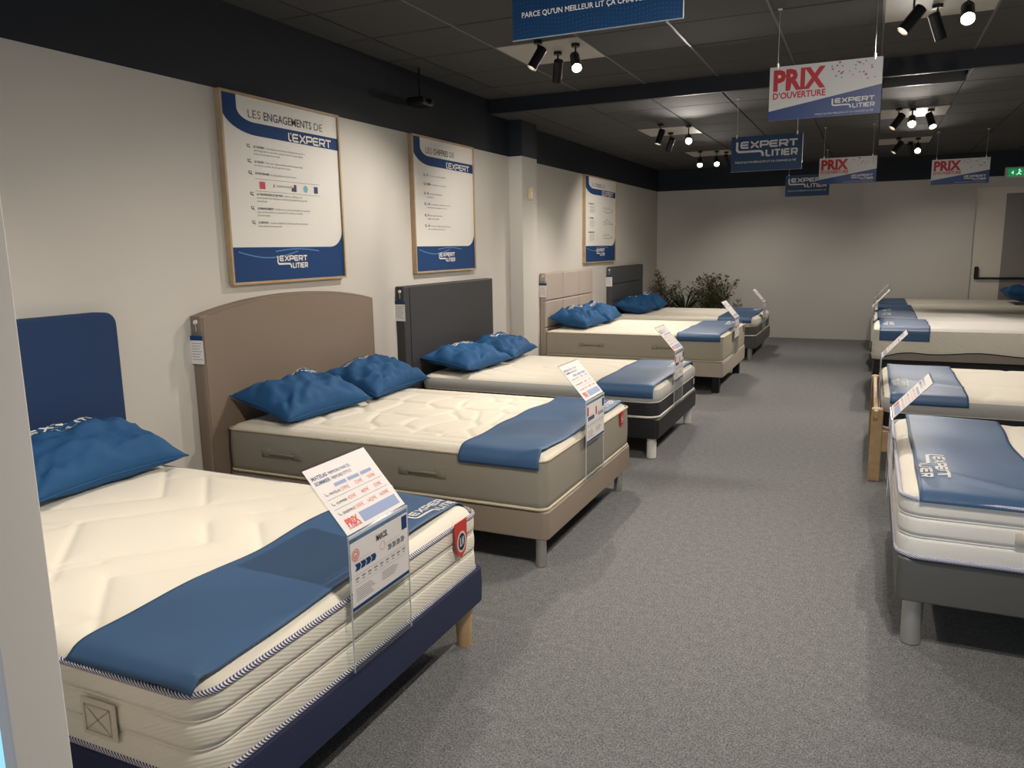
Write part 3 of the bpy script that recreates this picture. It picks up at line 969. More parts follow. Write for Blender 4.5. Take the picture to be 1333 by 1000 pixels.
# ---- bed 3
B3 = (XH + .01, -1.345, 5.43, 6.79)
SIDE3 = lambda dark: {'bands': [('core_panel', 0, .56, dark, .004, 1), ('topper_panel', .56, 1, GREYMESH, .012, 1)],
                      'piping': [(.05, .009, PIPW, 'piping'), (.57, .004, PIPW, 'piping')]}
def seam3f(rect, seed):
    x0, x1, y0, y1 = rect
    def f(X, Y):
        ed = np.minimum.reduce([X - x0, x1 - X, Y - y0, y1 - Y])
        U, V = warp(X, Y, 3.2, .05, seed)
        r = np.hypot((U - (x0 + x1) / 2) * .55, V - (y0 + y1) / 2)
        z = .008 * np.exp(-((np.mod(r, .17) - .085) / .012) ** 2) * (ed > .12)
        for k in (.05, .12): z = z + .007 * np.exp(-((ed - k) / .009) ** 2)
        return z
    return f
m3 = mattress('two-tone mattress with pale grey mesh topper over black core, beside plain black headboard',
              B3, .305, .515, SIDE3(BLACKT), r=.09, crown=.026, seam=seam3f(B3, 2), res=.015, top_mat=QUILT)
red_label(m3, B3[1] + .010, -1, 6.66, .415, m=mat('tag_grey', (150, 150, 152), .5), w=.05, h=.05)
LEGW = mat('white_leg', (232, 228, 220), .45)
R3b = (XH, -1.335, 5.43, 6.79)
bed_base('black upholstered bed base on white cylinder legs', R3b, .155, .305, mat('black_faux_leather', (26, 25, 27), .5, bump=.1, bump_scale=120),
         std_legs(R3b, .062, 'round', .035, LEGW) + [(-1.9, 6.11, 'round', .035, LEGW)])

# ---- bed 4
B4 = (XH + .01, -1.345, 8.18, 9.72)
def seam4f(rect):
    x0, x1, y0, y1 = rect
    def f(X, Y):
        ed = np.minimum.reduce([X - x0, x1 - X, Y - y0, y1 - Y])
        return .006 * np.exp(-((ed - .09) / .012) ** 2) + .004 * np.exp(-(pebble_dist(X - x0, Y - y0, .3, 5) / .015) ** 2) * (ed > .1)
    return f
m4 = mattress('tall beige-sided mattress with black wooden block legs under its base',
              B4, .335, .60, {'bands': [('side_panel', 0, 1, BEIGE_T, .005, 1)], 'piping': [(.985, .006, PIPC, 'piping'), (.03, .007, PIPC, 'piping')]},
              r=.04, crown=.02, seam=seam4f(B4), res=.02, top_mat=CREAM)
for hx in (-2.78, -1.95):
    side_handle(m4, hx, B4[2] - .004, .47, .18, mat('handle_beige', (158, 148, 130), .8))
red_label(m4, B4[1] + .010, -1, 9.58, .6, m=mat('tag_brown', (118, 100, 80), .6), w=.04, h=.09)
R4b = (XH, -1.335, 8.18, 9.73)
bed_base('beige upholstered bed base on black block legs', R4b, .175, .335, mat('beige_faux_leather', (184, 172, 156), .6),
         std_legs(R4b, .085, 'square', .038, M_black))

# ---- bed 5
B5 = (XH + .01, -1.345, 10.72, 12.3)
m5 = mattress('two-tone mattress with cream topper over grey core, last of the left row before the plants',
              B5, .33, .555, {'bands': [('core_panel', 0, .55, mat('charcoal_ticking', (92, 90, 88), .85), .004, 1), ('topper_panel', .55, 1, CREAM, .014, 1)],
                              'piping': [(.04, .009, PIPW, 'piping')]}, r=.12, crown=.024, seam=seam3f(B5, 4), res=.025, top_mat=CREAM)
red_label(m5, B5[1] + .010, -1, 12.08, .51, m=M_black, w=.05, h=.05)
R5b = (XH, -1.335, 10.74, 12.32)
bed_base('dark grey upholstered bed base on aluminium legs, last of the left row', R5b, .165, .33, mat('dark_grey_leather', (84, 84, 82), .55),
         std_legs(R5b, .09, 'round', .034, M_steel))

# ------------------------------------------------------------------ left headboards
def hb_shape(y0, y1, z0, z1, r):
    return rounded_poly([(y0, z0, 0), (y1, z0, 0), (y1, z1, r), (y0, z1, r)])
x0h, x1h = XL + .004, XL + .078
t = thing('headboard', 'navy fabric headboard with rounded corners behind the nearest left bed', 'headboard', (XL, 1.86, 0), 'headboards along the left wall')
slab_x(MB(), hb_shape(1.08, 2.65, .30, 1.275, .07), x0h, x1h, .012).build('padded_panel', mat('navy_headboard_fabric', (26, 54, 94), .85, noise_scale=240, noise_amt=.1), t)
MB().box(x0h + .01, x1h - .02, 1.25, 1.33, 0, .32).build('leg', M_black, t); MB().box(x0h + .01, x1h - .02, 2.4, 2.48, 0, .32).build('leg', M_black, t)

t = thing('headboard', 'arched taupe headboard with piped border behind the taupe-sided mattress', 'headboard', (XL, 4, 0), 'headboards along the left wall')
arc = [(3.17, .02), (4.83, .02)] + [(4.83 - 1.66 * k / 26, 1.205 + .085 * (1 - abs(2 * k / 26 - 1) ** 2.2)) for k in range(27)]
slab_x(MB(), arc, x0h, x1h, .016).build('padded_panel', mat('taupe_headboard', (130, 114, 98), .7, bump=.08, bump_scale=120), t)
p = [(x1h - .004, a, b) for a, b in [(3.175 + .012, .03)] + [(y if 3.2 < y < 4.8 else (3.187 if y < 4 else 4.813), z - .012) for y, z in arc[2:]][::-1] + [(4.813, .03)]]
MB().tube(p, .005, 6).build('piping', mat('taupe_piping', (112, 96, 80), .6), t, smooth=True)

t = thing('headboard', 'plain black headboard behind the two-tone black and grey mattress', 'headboard', (XL, 6.05, 0), 'headboards along the left wall')
slab_x(MB(), hb_shape(5.245, 6.855, .02, 1.262, .012), x0h, x1h, .008).build('padded_panel', mat('black_headboard', (52, 51, 53), .55, bump=.08, bump_scale=140), t)
MB().box(x1h - .003, x1h + .001, 5.33, 5.338, .03, 1.25).build('seam_strip', M_black, t)

t = thing('headboard', 'beige padded headboard stitched into square panels, behind the tall beige mattress', 'headboard', (XL, 9.05, 0), 'headboards along the left wall')
BEP = mat('beige_headboard', (176, 162, 150), .65, bump=.06, bump_scale=120)
MB().box(x0h, x1h - .03, 8.23, 9.90, .02, 1.262, .01).build('backing_board', BEP, t)
ys_ = [8.23 + .5567 * k for k in range(4)]; zs_ = [.02, .33, .64, .945, 1.262]
for i in range(3):
    for j in range(4):
        slab_x(MB(), hb_shape(ys_[i] + .003, ys_[i+1] - .003, zs_[j] + .003, zs_[j+1] - .003, .02), x1h - .032, x1h, .014).build('padded_panel', BEP, t)
t = thing('headboard', 'dark grey headboard with horizontal padded bands, beside the plants', 'headboard', (XL, 11.6, 0), 'headboards along the left wall')
GRP = mat('grey_headboard', (72, 74, 76), .6, bump=.06, bump_scale=120)
MB().box(x0h, x1h - .03, 10.72, 12.42, .02, 1.258, .01).build('backing_board', GRP, t)
for j in range(5):
    za = .02 + .2476 * j
    slab_x(MB(), hb_shape(10.72, 12.42, za + .002, za + .2456, .015), x1h - .032, x1h, .012).build('padded_band', GRP, t)

hang_tag(3.17, 1.185, 'white card tag hanging on the arched taupe headboard')
hang_tag(5.245, 1.235, 'white card tag hanging on the plain black headboard')
hang_tag(8.23, 1.235, 'white card tag hanging on the panelled beige headboard')
hang_tag(10.72, 1.23, 'white card tag hanging on the banded dark grey headboard')

# ------------------------------------------------------------------ runners, left row
runner('blue logo runner across the foot of the nearest left mattress', (B1, .548, .028, .004), -1.350, -1, .425, .006, .004, skew=.05, wr=.011, seed=1, logo_at=(2.265, .010), logo_w=.30)
runner('blue logo runner across the foot of the taupe-sided mattress', (B2, .552, .03, .006), -1.372, -1, .43, .055, .04, wr=.015, seed=2, logo_at=(4.27, .03), logo_w=.32)
runner('blue logo runner on the mattress in front of the plain black headboard', (B3, .515, .026, .012), -1.372, -1, .45, .07, .04, wr=.009, seed=3, logo_at=(6.34, .03), logo_w=.32)
runner('blue runner across the foot of the tall beige mattress', (B4, .60, .02, .005), -1.372, -1, .45, .06, .04, wr=.007, seed=4, logo_at=(9.25, .05), logo_w=.32)
runner('blue runner across the foot of the last left mattress, near the plants', (B5, .555, .024, .014), -1.40, -1, .44, .06, .04, wr=.005, seed=5, logo_at=(11.8, .04), logo_w=.32)

# ------------------------------------------------------------------ pillows, left row
# local x = long side; turned so that it runs along the bed width
RZ = math.radians(90)
pillow('blue logo pillow propped against the navy headboard', (-3.09, 2.20, .675), .37, .24, .115, (math.radians(14), 0, RZ), 1, logo_c=(.0, .12), logo_size=.36, logo_rot=0)
pillow('nearer of two blue pillows against the arched taupe headboard', (-3.09, 3.69, .675), .37, .23, .115, (math.radians(14), math.radians(0), RZ - .06), 2, logo_c=(.05, .11), logo_size=.34)
pillow('farther of two blue pillows against the arched taupe headboard', (-3.09, 4.46, .675), .37, .23, .115, (math.radians(14), math.radians(0), RZ + .06), 3, logo_c=(-.08, .11), logo_size=.30)
pillow('nearer of two blue pillows in front of the plain black headboard', (-3.08, 5.80, .632), .36, .24, .105, (math.radians(8), 0, RZ - .08), 4, logo_c=(0, .06), logo_size=.30)
pillow('farther of two blue pillows in front of the plain black headboard', (-3.08, 6.50, .635), .35, .24, .105, (math.radians(8), 0, RZ + .1), 5, logo_c=(0, .06), logo_size=.28)
pillow('nearer of two blue pillows in front of the beige panelled headboard', (-3.08, 8.60, .715), .33, .24, .12, (math.radians(9), 0, RZ - .06), 6, logo_c=(0, .06), logo_size=.28)
pillow('farther of two blue pillows in front of the beige panelled headboard', (-3.06, 9.27, .715), .33, .24, .12, (math.radians(9), 0, RZ + .1), 7, logo_c=(0, .06), logo_size=.28)
pillow('nearer of two blue pillows in front of the dark grey banded headboard', (-3.10, 11.15, .675), .33, .24, .12, (math.radians(9), 0, RZ), 8, logo_c=(0, .06), logo_size=.28)
pillow('farther of two blue pillows in front of the dark grey banded headboard', (-3.08, 11.83, .678), .33, .24, .12, (math.radians(9), 0, RZ + .08), 9, logo_c=(0, .06), logo_size=.28)

# ------------------------------------------------------------------ price displays, left row
price_display('acrylic price display headed MARCEL at the foot of the nearest left bed', -1.306, -1, 1.705, 2.015, .330, name='MARCEL')
price_display('acrylic price display at the foot of the taupe bed', -1.318, -1, 3.79, 4.09, .315, detail=1)
price_display('acrylic price display at the foot of the black bed', -1.318, -1, 5.84, 6.14, .32, detail=1)
price_display('acrylic price display at the foot of the beige bed', -1.318, -1, 8.74, 9.05, .35, detail=1)
price_display('acrylic price display at the foot of the farthest left bed', -1.318, -1, 11.22, 11.52, .345, detail=1)

# ================================================================== RIGHT ROW OF BEDS
XR2 = 2.15
# ---- R1
C1 = (.155, XR2, 3.14, 4.56)
q1 = mattress('white three-band mattress with pale corded edges, nearest of the right row',
              C1, .375, .608, {'bands': [('side_panel', 0, 1, WHITE, .004, 3)],
                               'piping': [(.985, .0085, CORDL, 'corded_edge'), (.02, .0095, CORDL, 'corded_edge')]},
              r=.085, crown=.024, seam=lambda X, Y: .006 * np.exp(-(pebble_dist(X, Y - 3.1, .35, 8) / .02) ** 2), res=.02, top_mat=CREAM)
side_handle(q1, .66, C1[2] - .012, .50, .16, mat('handle_cream', (214, 206, 188), .8))
C1b = (.16, XR2, 3.145, 4.555)
bed_base('grey upholstered bed base on thick brushed aluminium legs, nearest of the right row', C1b, .195, .368,
         mat('grey_faux_leather', (92, 91, 86), .5, bump=.12, bump_scale=110), [(x, y, 'round', .037, M_steel) for x in (.226, 2.0) for y in (3.215, 4.485)])
runner('blue logo runner across the foot of the nearest right mattress', (C1, .608, .024, .006), .215, 1, .415, .02, .02, wr=.011, seed=6, logo_at=(3.67, .012), logo_w=.36)
price_display('acrylic price display at the foot of the nearest right bed', .132, 1, 3.88, 4.18, .38, zh=.742, detail=1)

# ---- R2
C2 = (.125, XR2, 5.47, 6.87)
q2 = mattress('two-tone mattress with grey mesh topper over black core, on the wooden frame',
              C2, .345, .555, SIDE3(BLACKT), r=.09, crown=.024, seam=lambda X, Y: .006 * np.exp(-(pebble_dist(X, Y - 5.4, .4, 11) / .02) ** 2), res=.02, top_mat=CREAM)
OAK2 = mat('oak_frame', (190, 158, 116), .5, noise_scale=18, noise_amt=.12)
t = thing('wooden_bed', 'pale wooden bed frame with square posts in the right row', 'bed', (.1, 6.17, 0))
for x in (.062, XR2 - .07):
    for y in (5.445, 6.83):
        MB().box(x, x + .07, y, y + .07, 0, .485, .006).build('post', OAK2, t)
for y in (5.47, 6.845):
    MB().box(.13, XR2 - .07, y - .012, y + .02, .2, .34, .004).build('side_rail', OAK2, t)
MB().box(.075, .10, 5.40, 6.94, .43, .48, .004).build('foot_rail', OAK2, t)
MB().box(.13, XR2 - .02, 5.49, 6.84, .30, .345).build('slatted_deck', OAK2, t)
runner('blue logo runner across the mattress on the wooden frame', (C2, .555, .024, .012), .165, 1, .44, .045, .03, wr=.007, seed=7, logo_at=(6.10, .02), logo_w=.34)
price_display('acrylic price display at the foot of the wooden bed frame', .11, 1, 5.95, 6.25, .35, zh=.742, detail=1)

# ---- R3
C3 = (.06, XR2, 8.02, 8.90); C3f = (.06, XR2, 8.915, 9.80)
def tall_side():
    return {'bands': [('side_panel', 0, 1, wave_mat('diamond_knit', (222, 216, 200), (1.0, .3, 1.3), .03, .85, .5, dist=.002), .012, 1)], 'piping': []}
q3 = mattress('very thick white diamond-knit mattress, nearer of the twin pair in the right row', C3, .46, .735, tall_side(), r=.075, crown=.03, res=.025, top_mat=WHITE)
q3b = mattress('very thick white diamond-knit mattress, farther of the twin pair in the right row', C3f, .46, .735, tall_side(), r=.075, crown=.03, res=.025, top_mat=WHITE)
# grey scalloped lower panel with dark piping
def scallop(y, par):
    up = []
    for k in range(61):
        x = .16 + 1.9 * k / 60
        s = min(1, (x - .16) / .28)
        z = .475 + .06 * math.sin(s * math.pi / 2) + .012 * math.cos((x - .2) * 8.5)
        up.append((x, z))
    vs = [(x, y - .012, .462) for x, z in up] + [(x, y - .0145, z) for x, z in up]
    n = len(up)
    MB().add(vs, [(k, k+1, n+k+1, n+k) for k in range(n-1)]).build('scalloped_panel', mat('warm_grey_panel', (136, 128, 120), .8), par)
    MB().tube([(x, y - .014, z) for x, z in up], .005, 6).build('dark_piping', M_black, par, smooth=True)
scallop(C3[2] - .0005, q3)
lb = MB().box(C3[0] - .012, C3[0] - .006, 8.06, 8.14, .52, .62).build('side_label', M_black, q3)
pr = Print(); pr.rect(-.03, .02, .02, .03); pr.rect(-.03, -.01, .03, .005); pr.rect(-.02, -.035, .02, -.025)
pr.build('label_print', M_white, plane_map((C3[0] - .0125, 8.10, .57), (0, -1, 0), (0, 0, 1)), lb)
C3b = (.08, XR2, 8.04, 9.79)
bed_base('black bed base under the twin white mattresses', C3b, .13, .46, mat('black_base_fabric', (24, 24, 26), .7), std_legs(C3b, .07, 'square', .05, M_black))
runner('blue logo runner on the nearer twin white mattress', (C3, .735, .03, .012), .115, 1, .42, .11, 0, wr=.005, seed=8, logo_at=(8.45, .03), logo_w=.32)
runner('blue logo runner on the farther twin white mattress', (C3f, .735, .03, .012), .10, 1, .37, 0, .04, wr=.005, seed=9, logo_at=(9.50, .04), logo_w=.32)
price_display('acrylic price display at the foot of the twin white mattresses', .045, 1, 8.75, 9.05, .47, zh=.885, detail=1)

# ---- R4, R5
C4 = (.09, XR2, 10.45, 11.85)
q4 = mattress('cream mattress behind the twin white mattresses, a dark panel along its foot', C4, .42, .675, {'bands': [('side_panel', 0, 1, CREAM, .012, 1)], 'piping': [(.98, .007, PIPW, 'piping')]}, r=.07, crown=.025, res=.03)
lb = MB().box(C4[0] - .012, C4[0] - .006, 10.6, 11.2, .46, .62).build('side_label', M_black, q4)
pr = Print()
for k, (a, b) in enumerate(((-.24, .0), (.05, .03), (.2, -.02))): pr.disc(a, b, .035, 12)
pr.build('label_print', M_white, plane_map((C4[0] - .0125, 10.9, .54), (0, -1, 0), (0, 0, 1)), lb)
bed_base('grey bed base behind the black one in the right row', (.10, XR2, 10.46, 11.84), .15, .42, mat('mid_grey_base', (70, 70, 72), .7), std_legs((.10, XR2, 10.46, 11.84), .07, 'round', .035, M_steel))
runner('blue runner on the cream mattress behind the twin pair', (C4, .675, .025, .012), .12, 1, .40, .07, .04, wr=.004, seed=10, logo_at=(10.95, .05))
price_display('acrylic price display on the fourth bed of the right row', .075, 1, 10.9, 11.2, .43, zh=.83, detail=1)
C5 = (.10, XR2, 12.1, 13.4)
q5 = mattress('cream mattress in front of the exit door, last of the right row', C5, .42, .66, {'bands': [('side_panel', 0, 1, CREAM, .012, 1)], 'piping': [(.98, .007, PIPW, 'piping')]}, r=.07, crown=.025, res=.03)
bed_base('dark bed base in front of the exit door', (.11, XR2, 12.11, 13.39), .15, .42, mat('dark_base_fabric', (50, 50, 54), .7), std_legs((.11, XR2, 12.11, 13.39), .07, 'round', .035, M_steel))
runner('blue runner on the mattress in front of the exit door', (C5, .66, .025, .012), .13, 1, .37, .05, .03, wr=.004, seed=11)
price_display('acrylic price display on the last bed of the right row', .085, 1, 12.45, 12.75, .43, zh=.78, detail=1)
pillow('blue pillow at the head of the mattress in front of the exit door', (1.93, 12.55, .80), .36, .26, .11, (math.radians(-12), 0, -RZ), 12)
pillow('blue pillow at the head of the cream mattress behind the twin pair', (1.98, 10.95, .81), .36, .26, .11, (math.radians(-12), 0, -RZ), 13)

# ================================================================== WALL POSTERS
def poster(label, y0, y1, z0, z1, kind):
    t = thing('framed_poster', label, 'poster', (XL, (y0+y1)/2, (z0+z1)/2), 'framed posters on the left wall')
    D = .042; fw = .014; xf = XL + D; xp = XL + .030
    bars = [('y', y0, y1, z0, z0 + fw), ('y', y0, y1, z1 - fw, z1), ('z', y0, y0 + fw, z0 + fw, z1 - fw), ('z', y1 - fw, y1, z0 + fw, z1 - fw)]
    b = MB()
    for _, a0, a1, c0, c1 in bars: b.box(XL + .001, xf, a0, a1, c0, c1)
    b.build('frame', M_oak, t)
    MB().box(XL + .002, xp, y0 + fw, y1 - fw, z0 + fw, z1 - fw).build('print_panel', mat('poster_white', (224, 220, 212), .55), t)
    W = y1 - y0 - 2 * fw; H = z1 - z0 - 2 * fw
    mp = lambda off: plane_map((xp + off, y0 + fw, z0 + fw), (0, W, 0), (0, 0, H))
    # u,v in 0..1, v up
    B = Print()
    def arc(cx, cy, ru, rv, a0, a1, n=10):
        return [(cx + ru * math.cos(math.radians(a0 + (a1 - a0) * k / n)), cy + rv * math.sin(math.radians(a0 + (a1 - a0) * k / n))) for k in range(n + 1)]
    inner = [(.115, 1.0)] + arc(.25, .935, .135, .065, 180, 270) + [(1.0, .868)]
    n = len(inner)
    # strip between outer and inner curve
    ou = [(0, .965)] + arc(.27, .925, .27, .125, 180, 270, 10) + [(1.0, .795)]
    vs = inner + ou; fs = [(k, n + k, n + k + 1, k + 1) for k in range(n - 1)]
    vs += [(0, 1.0)]; fs.append((0, 2*n, n))
    B.add(vs, fs)
    B.build('blue_band', M_pblue, mp(.0008), t); B = Print()
    # bottom block with rising corner at the right
    low = [(0, 0), (1, 0), (1, .275)] + arc(.90, .275, .10, .09, 0, -90, 8) + [(0, .185)]
    low = [(0, 0), (1, 0), (1, .30)] + arc(.87, .30, .13, .11, 0, -90, 8)[1:] + [(0, .19)]
    B.add(low, [(0, 1, 2) + tuple(range(3, len(low)))])
    B.build('blue_footer', M_pblue, mp(.0008), t)
    Sw = Print()
    for a, sc in ((0, 1), (.3, .8)):
        pts = [(.05 + a + .5 * k / 12 * sc, .165 - .035 * math.sin(math.pi * k / 12) * (1 if a == 0 else -.4)) for k in range(13)]
        Sw.strip(pts, .006)
    Sw.build('light_swirl', M_pblue2, mp(.0012), t)
    A = W / H
    def T(pr, txt, u, v, h, width=None, bold=0, right=False):
        vs, fs, wd = text_geo(txt, bold); k = h / .70
        kx = width / wd if width else k / A
        uu = u - wd * kx if right else u
        pr.add([(uu + x * kx, v + y * k) for x, y in vs], fs)
    Lg = Print(); tmp = Print(); logo(tmp, 0, 0, .27)
    Lg.add([(.36 + x, .065 + y * A * 1.0) for x, y in tmp.v], tmp.f)
    Lg.build('printed_logo', M_white, mp(.0016), t); Lg = Print()
    # L'EXPERT
    tmp = Print(); tmp.strip([(.0, .9), (.0, .15), (.15, 0), (.42, 0)], .2); tmp.strip([(.42, .95), (.38, .7)], .14)
    wide_text(tmp, 'EXPERT', .72, 0, .88, gap=.26, t=.21)
    k = .40 / 8.1
    return_v = .735
    # band slopes gently down to the right: shear the word with it
    Lg.add([(.42 + .11 + x * k, .807 + y * k * A * 1.0) for x, y in tmp.v], tmp.f)
    Lg.build('white_title', M_white, mp(.0016), t)
    I = Print(); G = Print()
    def lettering(title):
        T(I, title[0], .20, .893, .044, width=title[1][0], bold=-.006)
        T(I, title[2], .20 + title[1][0] + .025, .893, .044, width=title[1][1], bold=.012)
        T(I, title[3], .20 + sum(title[1]) + .05, .893, .044, width=.08, bold=-.006)
    def bullet(v, u=.175):
        I.strip([(u, v + .016), (u + .004, v + .002), (u + .02, v + .002), (u + .024, v - .006)], .005)
        I.strip([(u + .008, v + .014), (u + .024, v + .012)], .004)
    extra = []
    if kind == 1:
        lettering(('LES', (.10, .42), 'ENGAGEMENTS', 'DE'))
        rows = [(.735, 'LE CONSEIL :', 'Nos \u00e9quipes sont form\u00e9es \u00e0 l\u2019expertise des derni\u00e8res', ['technologies afin de vous aider \u00e0 trouver la literie la mieux adapt\u00e9e', '\u00e0 votre morphologie et vos envies.']),
                (.655, 'LE CHOIX :', 'Nous avons rigoureusement s\u00e9lectionn\u00e9 pour vous', ['les meilleurs produits des plus grandes marques.']),
                (.592, 'LE PARTENAIRE', 'des plus grandes marques fran\u00e7aises', []),
                (.478, 'LA TRANSPARENCE DES PRIX :', 'Gr\u00e2ce \u00e0 un affichage clair', ['dans l\u2019ensemble des dimensions, b\u00e9n\u00e9ficiez des meilleurs prix garantis', 'toute l\u2019ann\u00e9e.']),
                (.400, 'LE FINANCEMENT :', 'Profitez de nos solutions de facilit\u00e9s de paiement', ['pour un financement \u00e0 la carte en 4, 10 ou 20 fois en fonction', 'de votre projet.']),
                (.322, 'LE SERVICE :', 'Livraison, installation, l\u2019enl\u00e8vement de votre ancienne', ['literie. Service \u00e9co-responsable.'])]
        for v, hd, tx, more in rows:
            bullet(v); vs, fs, wd = text_geo(hd, .02); hw = wd * .0115 / .70 / A
            T(I, hd, .225, v, .0115, bold=.02); T(G, tx, .235 + hw, v, .0108)
            for q, m_ in enumerate(more): T(G, m_, .225, v - .0185 * (q + 1), .0108)
        G.rect(.22, .567, .79, .569); G.rect(.22, .500, .79, .502)
        for nm, mm, f in (('red_badge', M_red, lambda p: p.rect(.255, 0.514, .30, 0.554)), ('black_badge', M_ink, lambda p: p.poly([(.525, 0.514), (.57, 0.514), (.57, 0.554), (.548, 0.554), (.548, 0.539), (.525, 0.531)])),
                          ('teal_badge', M_teal, lambda p: p.disc(.655, 0.535, .021, 18, .021 / A)), ('navy_badge', mat('badge_navy', (36, 46, 92), .6), lambda p: p.rect(.735, 0.514, .772, 0.554)),
                          ('red_badge', M_red, lambda p: p.strip([(.365, 0.527), (.374, 0.545), (.383, 0.527)], .004))):
            p = Print(); f(p); p.build(nm, mm, mp(.0014), t)
        G.rect(.395, 0.539, 0.539, 0.542); G.rect(.395, 0.532, 0.549, 0.535)
    elif kind == 2:
        lettering(('LES', (.095, .24), 'CHIFFRES', 'DE'))
        rows = [(.722, '30', ['ans de passion et d\u2019expertise de la literie']), (.655, '15 000', ['clients satisfaits nous font confiance']), (.585, '20', ['marques partenaires fran\u00e7aises', 'et europ\u00e9ennes']),
                (.505, '5-10', ['ans de garantie sur l\u2019ensemble de nos produits', 's\u00e9lectionn\u00e9s avec le plus grand soin pour vous']), (.420, '15', ['modes de paiement et facilit\u00e9s', 'adapt\u00e9s \u00e0 tous les budgets']),
                (.340, '40', ['nuits d\u2019essai pour valider votre confort chez vous', 'avec nos conseillers, sans frais de retour'])]
        for v, hd, tx in rows:
            bullet(v, .155); vs, fs, wd = text_geo(hd, .03); hw = wd * .015 / .70 / A
            T(I, hd, .2, v, .015, bold=.03); T(G, tx[0], .21 + hw, v, .0115)
            for q, m_ in enumerate(tx[1:]): T(G, m_, .2, v - .024, .0115)
    else:
        lettering(('LE', (.06, .24), 'CONSEIL', 'DE'))
        for j, hd in enumerate(('TROP SOUPLE', 'TROP FERME', 'BONNE LITERIE')):
            v = .68 - .168 * j
            bullet(v, .10); T(I, hd, .14, v, .017, bold=.03)
            for q in range(5): T(G, ('Le matelas ne soutient pas', 'assez le dos et les hanches', 'pendant votre sommeil, la', 'colonne reste droite et les', 'muscles se rel\u00e2chent')[q], .14, v - .026 - .018 * q, .0115)
            # line drawing of a sleeper
            dip = (.018, -.010, .004)[j]
            p = [(.58 + .33 * k / 16, v - .06 - dip * math.sin(math.pi * k / 16) * 1.2) for k in range(17)]
            I.strip(p, .004)
            p = [(.58, v - .045), (.595, v - .02), (.62, v - .018), (.65, v - .04), (.69, v + .002 - dip), (.73, v - .03 - dip), (.78, v - .012), (.83, v - .04), (.91, v - .05)]
            I.strip(p, .004)
    I.build('lettering', M_ink, mp(.0014), t); G.build('small_lettering', M_inkg, mp(.0014), t)
    return t
poster('framed poster titled LES ENGAGEMENTS DE L\u2019EXPERT above the arched taupe headboard', 3.48, 4.57, 1.36, 2.463, 1)
poster('framed poster titled LES CHIFFRES DE L\u2019EXPERT above the plain black headboard', 5.52, 6.59, 1.355, 2.463, 2)
poster('framed poster titled LE CONSEIL DE L\u2019EXPERT beyond the wall pier', 9.70, 11.04, 1.335, 2.463, 3)

b = thing('wall_switch', 'small cream switch box on the wall pier', 'switch', (-3.27, 7.64, 2.1))
MB().box(-3.275, -3.25, 7.60, 7.675, 2.04, 2.165, .004).build('casing', mat('aged_cream_plastic', (214, 196, 150), .5), b)
MB().box(-3.252, -3.247, 7.62, 7.655, 2.07, 2.12, .002).build('button', M_white, b)

cm = thing('ceiling_camera', 'small dark device on a stem against the dark upper wall', 'camera', (-3.3, 5.53, 2.7))
MB().cyl((-3.3, 5.53, 2.95), (-3.3, 5.53, 2.72), .008).build('stem', M_black, cm)
cb = MB().box(-3.38, -3.22, 5.44, 5.62, 2.66, 2.72, .015).build('casing', M_black, cm)
MB().cyl((-3.22, 5.53, 2.69), (-3.205, 5.53, 2.69), .02).build('glass_eye', mat('dark_glass', (10, 10, 14), .1), cm)

# ================================================================== HANGING SIGNS
def sign_map(x0, y, z0, w, h, off):
    return plane_map((x0, y - off, z0), (w, 0, 0), (0, 0, h))
def wires(t, x0, x1, y, z1, zc):
    for x in (x0 + .045, x1 - .045):
        wv = MB().tube([(x, y, z1 - .012), (x, y, zc)], .0022, 5).build('wire', M_steel, t)
        MB().cyl((x, y, z1 - .012), (x, y, z1 + .02), .006).build('clip', M_white, wv)
        MB().cyl((x, y, zc - .006), (x, y, zc), .014, .014, 12).build('ceiling_hook', M_white, wv)
def blue_sign(label, x0, y, z0, zc, w=.6, h=.3, dots=True):
    t = thing('hanging_sign', label, 'sign', (x0 + w/2, y, z0), 'signs hanging from the ceiling')
    MB().box(x0, x0 + w, y, y + .006, z0, z0 + h).build('sign_board', mat('sign_blue', (14, 52, 88), .35), t)
    MB().box(x0 - .002, x0 + w + .002, y - .001, y + .008, z0 - .002, z0).box(x0 + w, x0 + w + .002, y - .001, y + .008, z0, z0 + h).build('edge_strip', mat('pale_edge', (150, 160, 170), .4), t)
    Pd = Print()
    if dots:
        for i in range(46):
            for j in range(9):
                u = .01 + i * .0215; v = .02 + .045 * j + .02 * math.sin(i * .35)
                if v < .42: Pd.disc(u, v, .006 + .0025 * math.sin(i * .3 + j), 6, .0035)
        Pd.build('dot_pattern', mat('sign_dots', (40, 88, 128), .35), sign_map(x0, y, z0, w, h, .0006), t)
    W = Print(); tmp = Print(); logo(tmp, 0, 0, .86)
    W.add([(.07 + a, .40 + b * (w / h) * .93) for a, b in tmp.v], tmp.f)
    vs, fs, wd = text_geo("PARCE QU\u2019UN MEILLEUR LIT \u00c7A CHANGE LA VIE", .01)
    W.add([(.06 + a * .86 / wd, .235 + b * .058 / .7) for a, b in vs], fs)
    W.build('lettering', M_white, sign_map(x0, y, z0, w, h, .001), t)
    wires(t, x0, x0 + w, y + .003, z0 + h, zc)
    return t
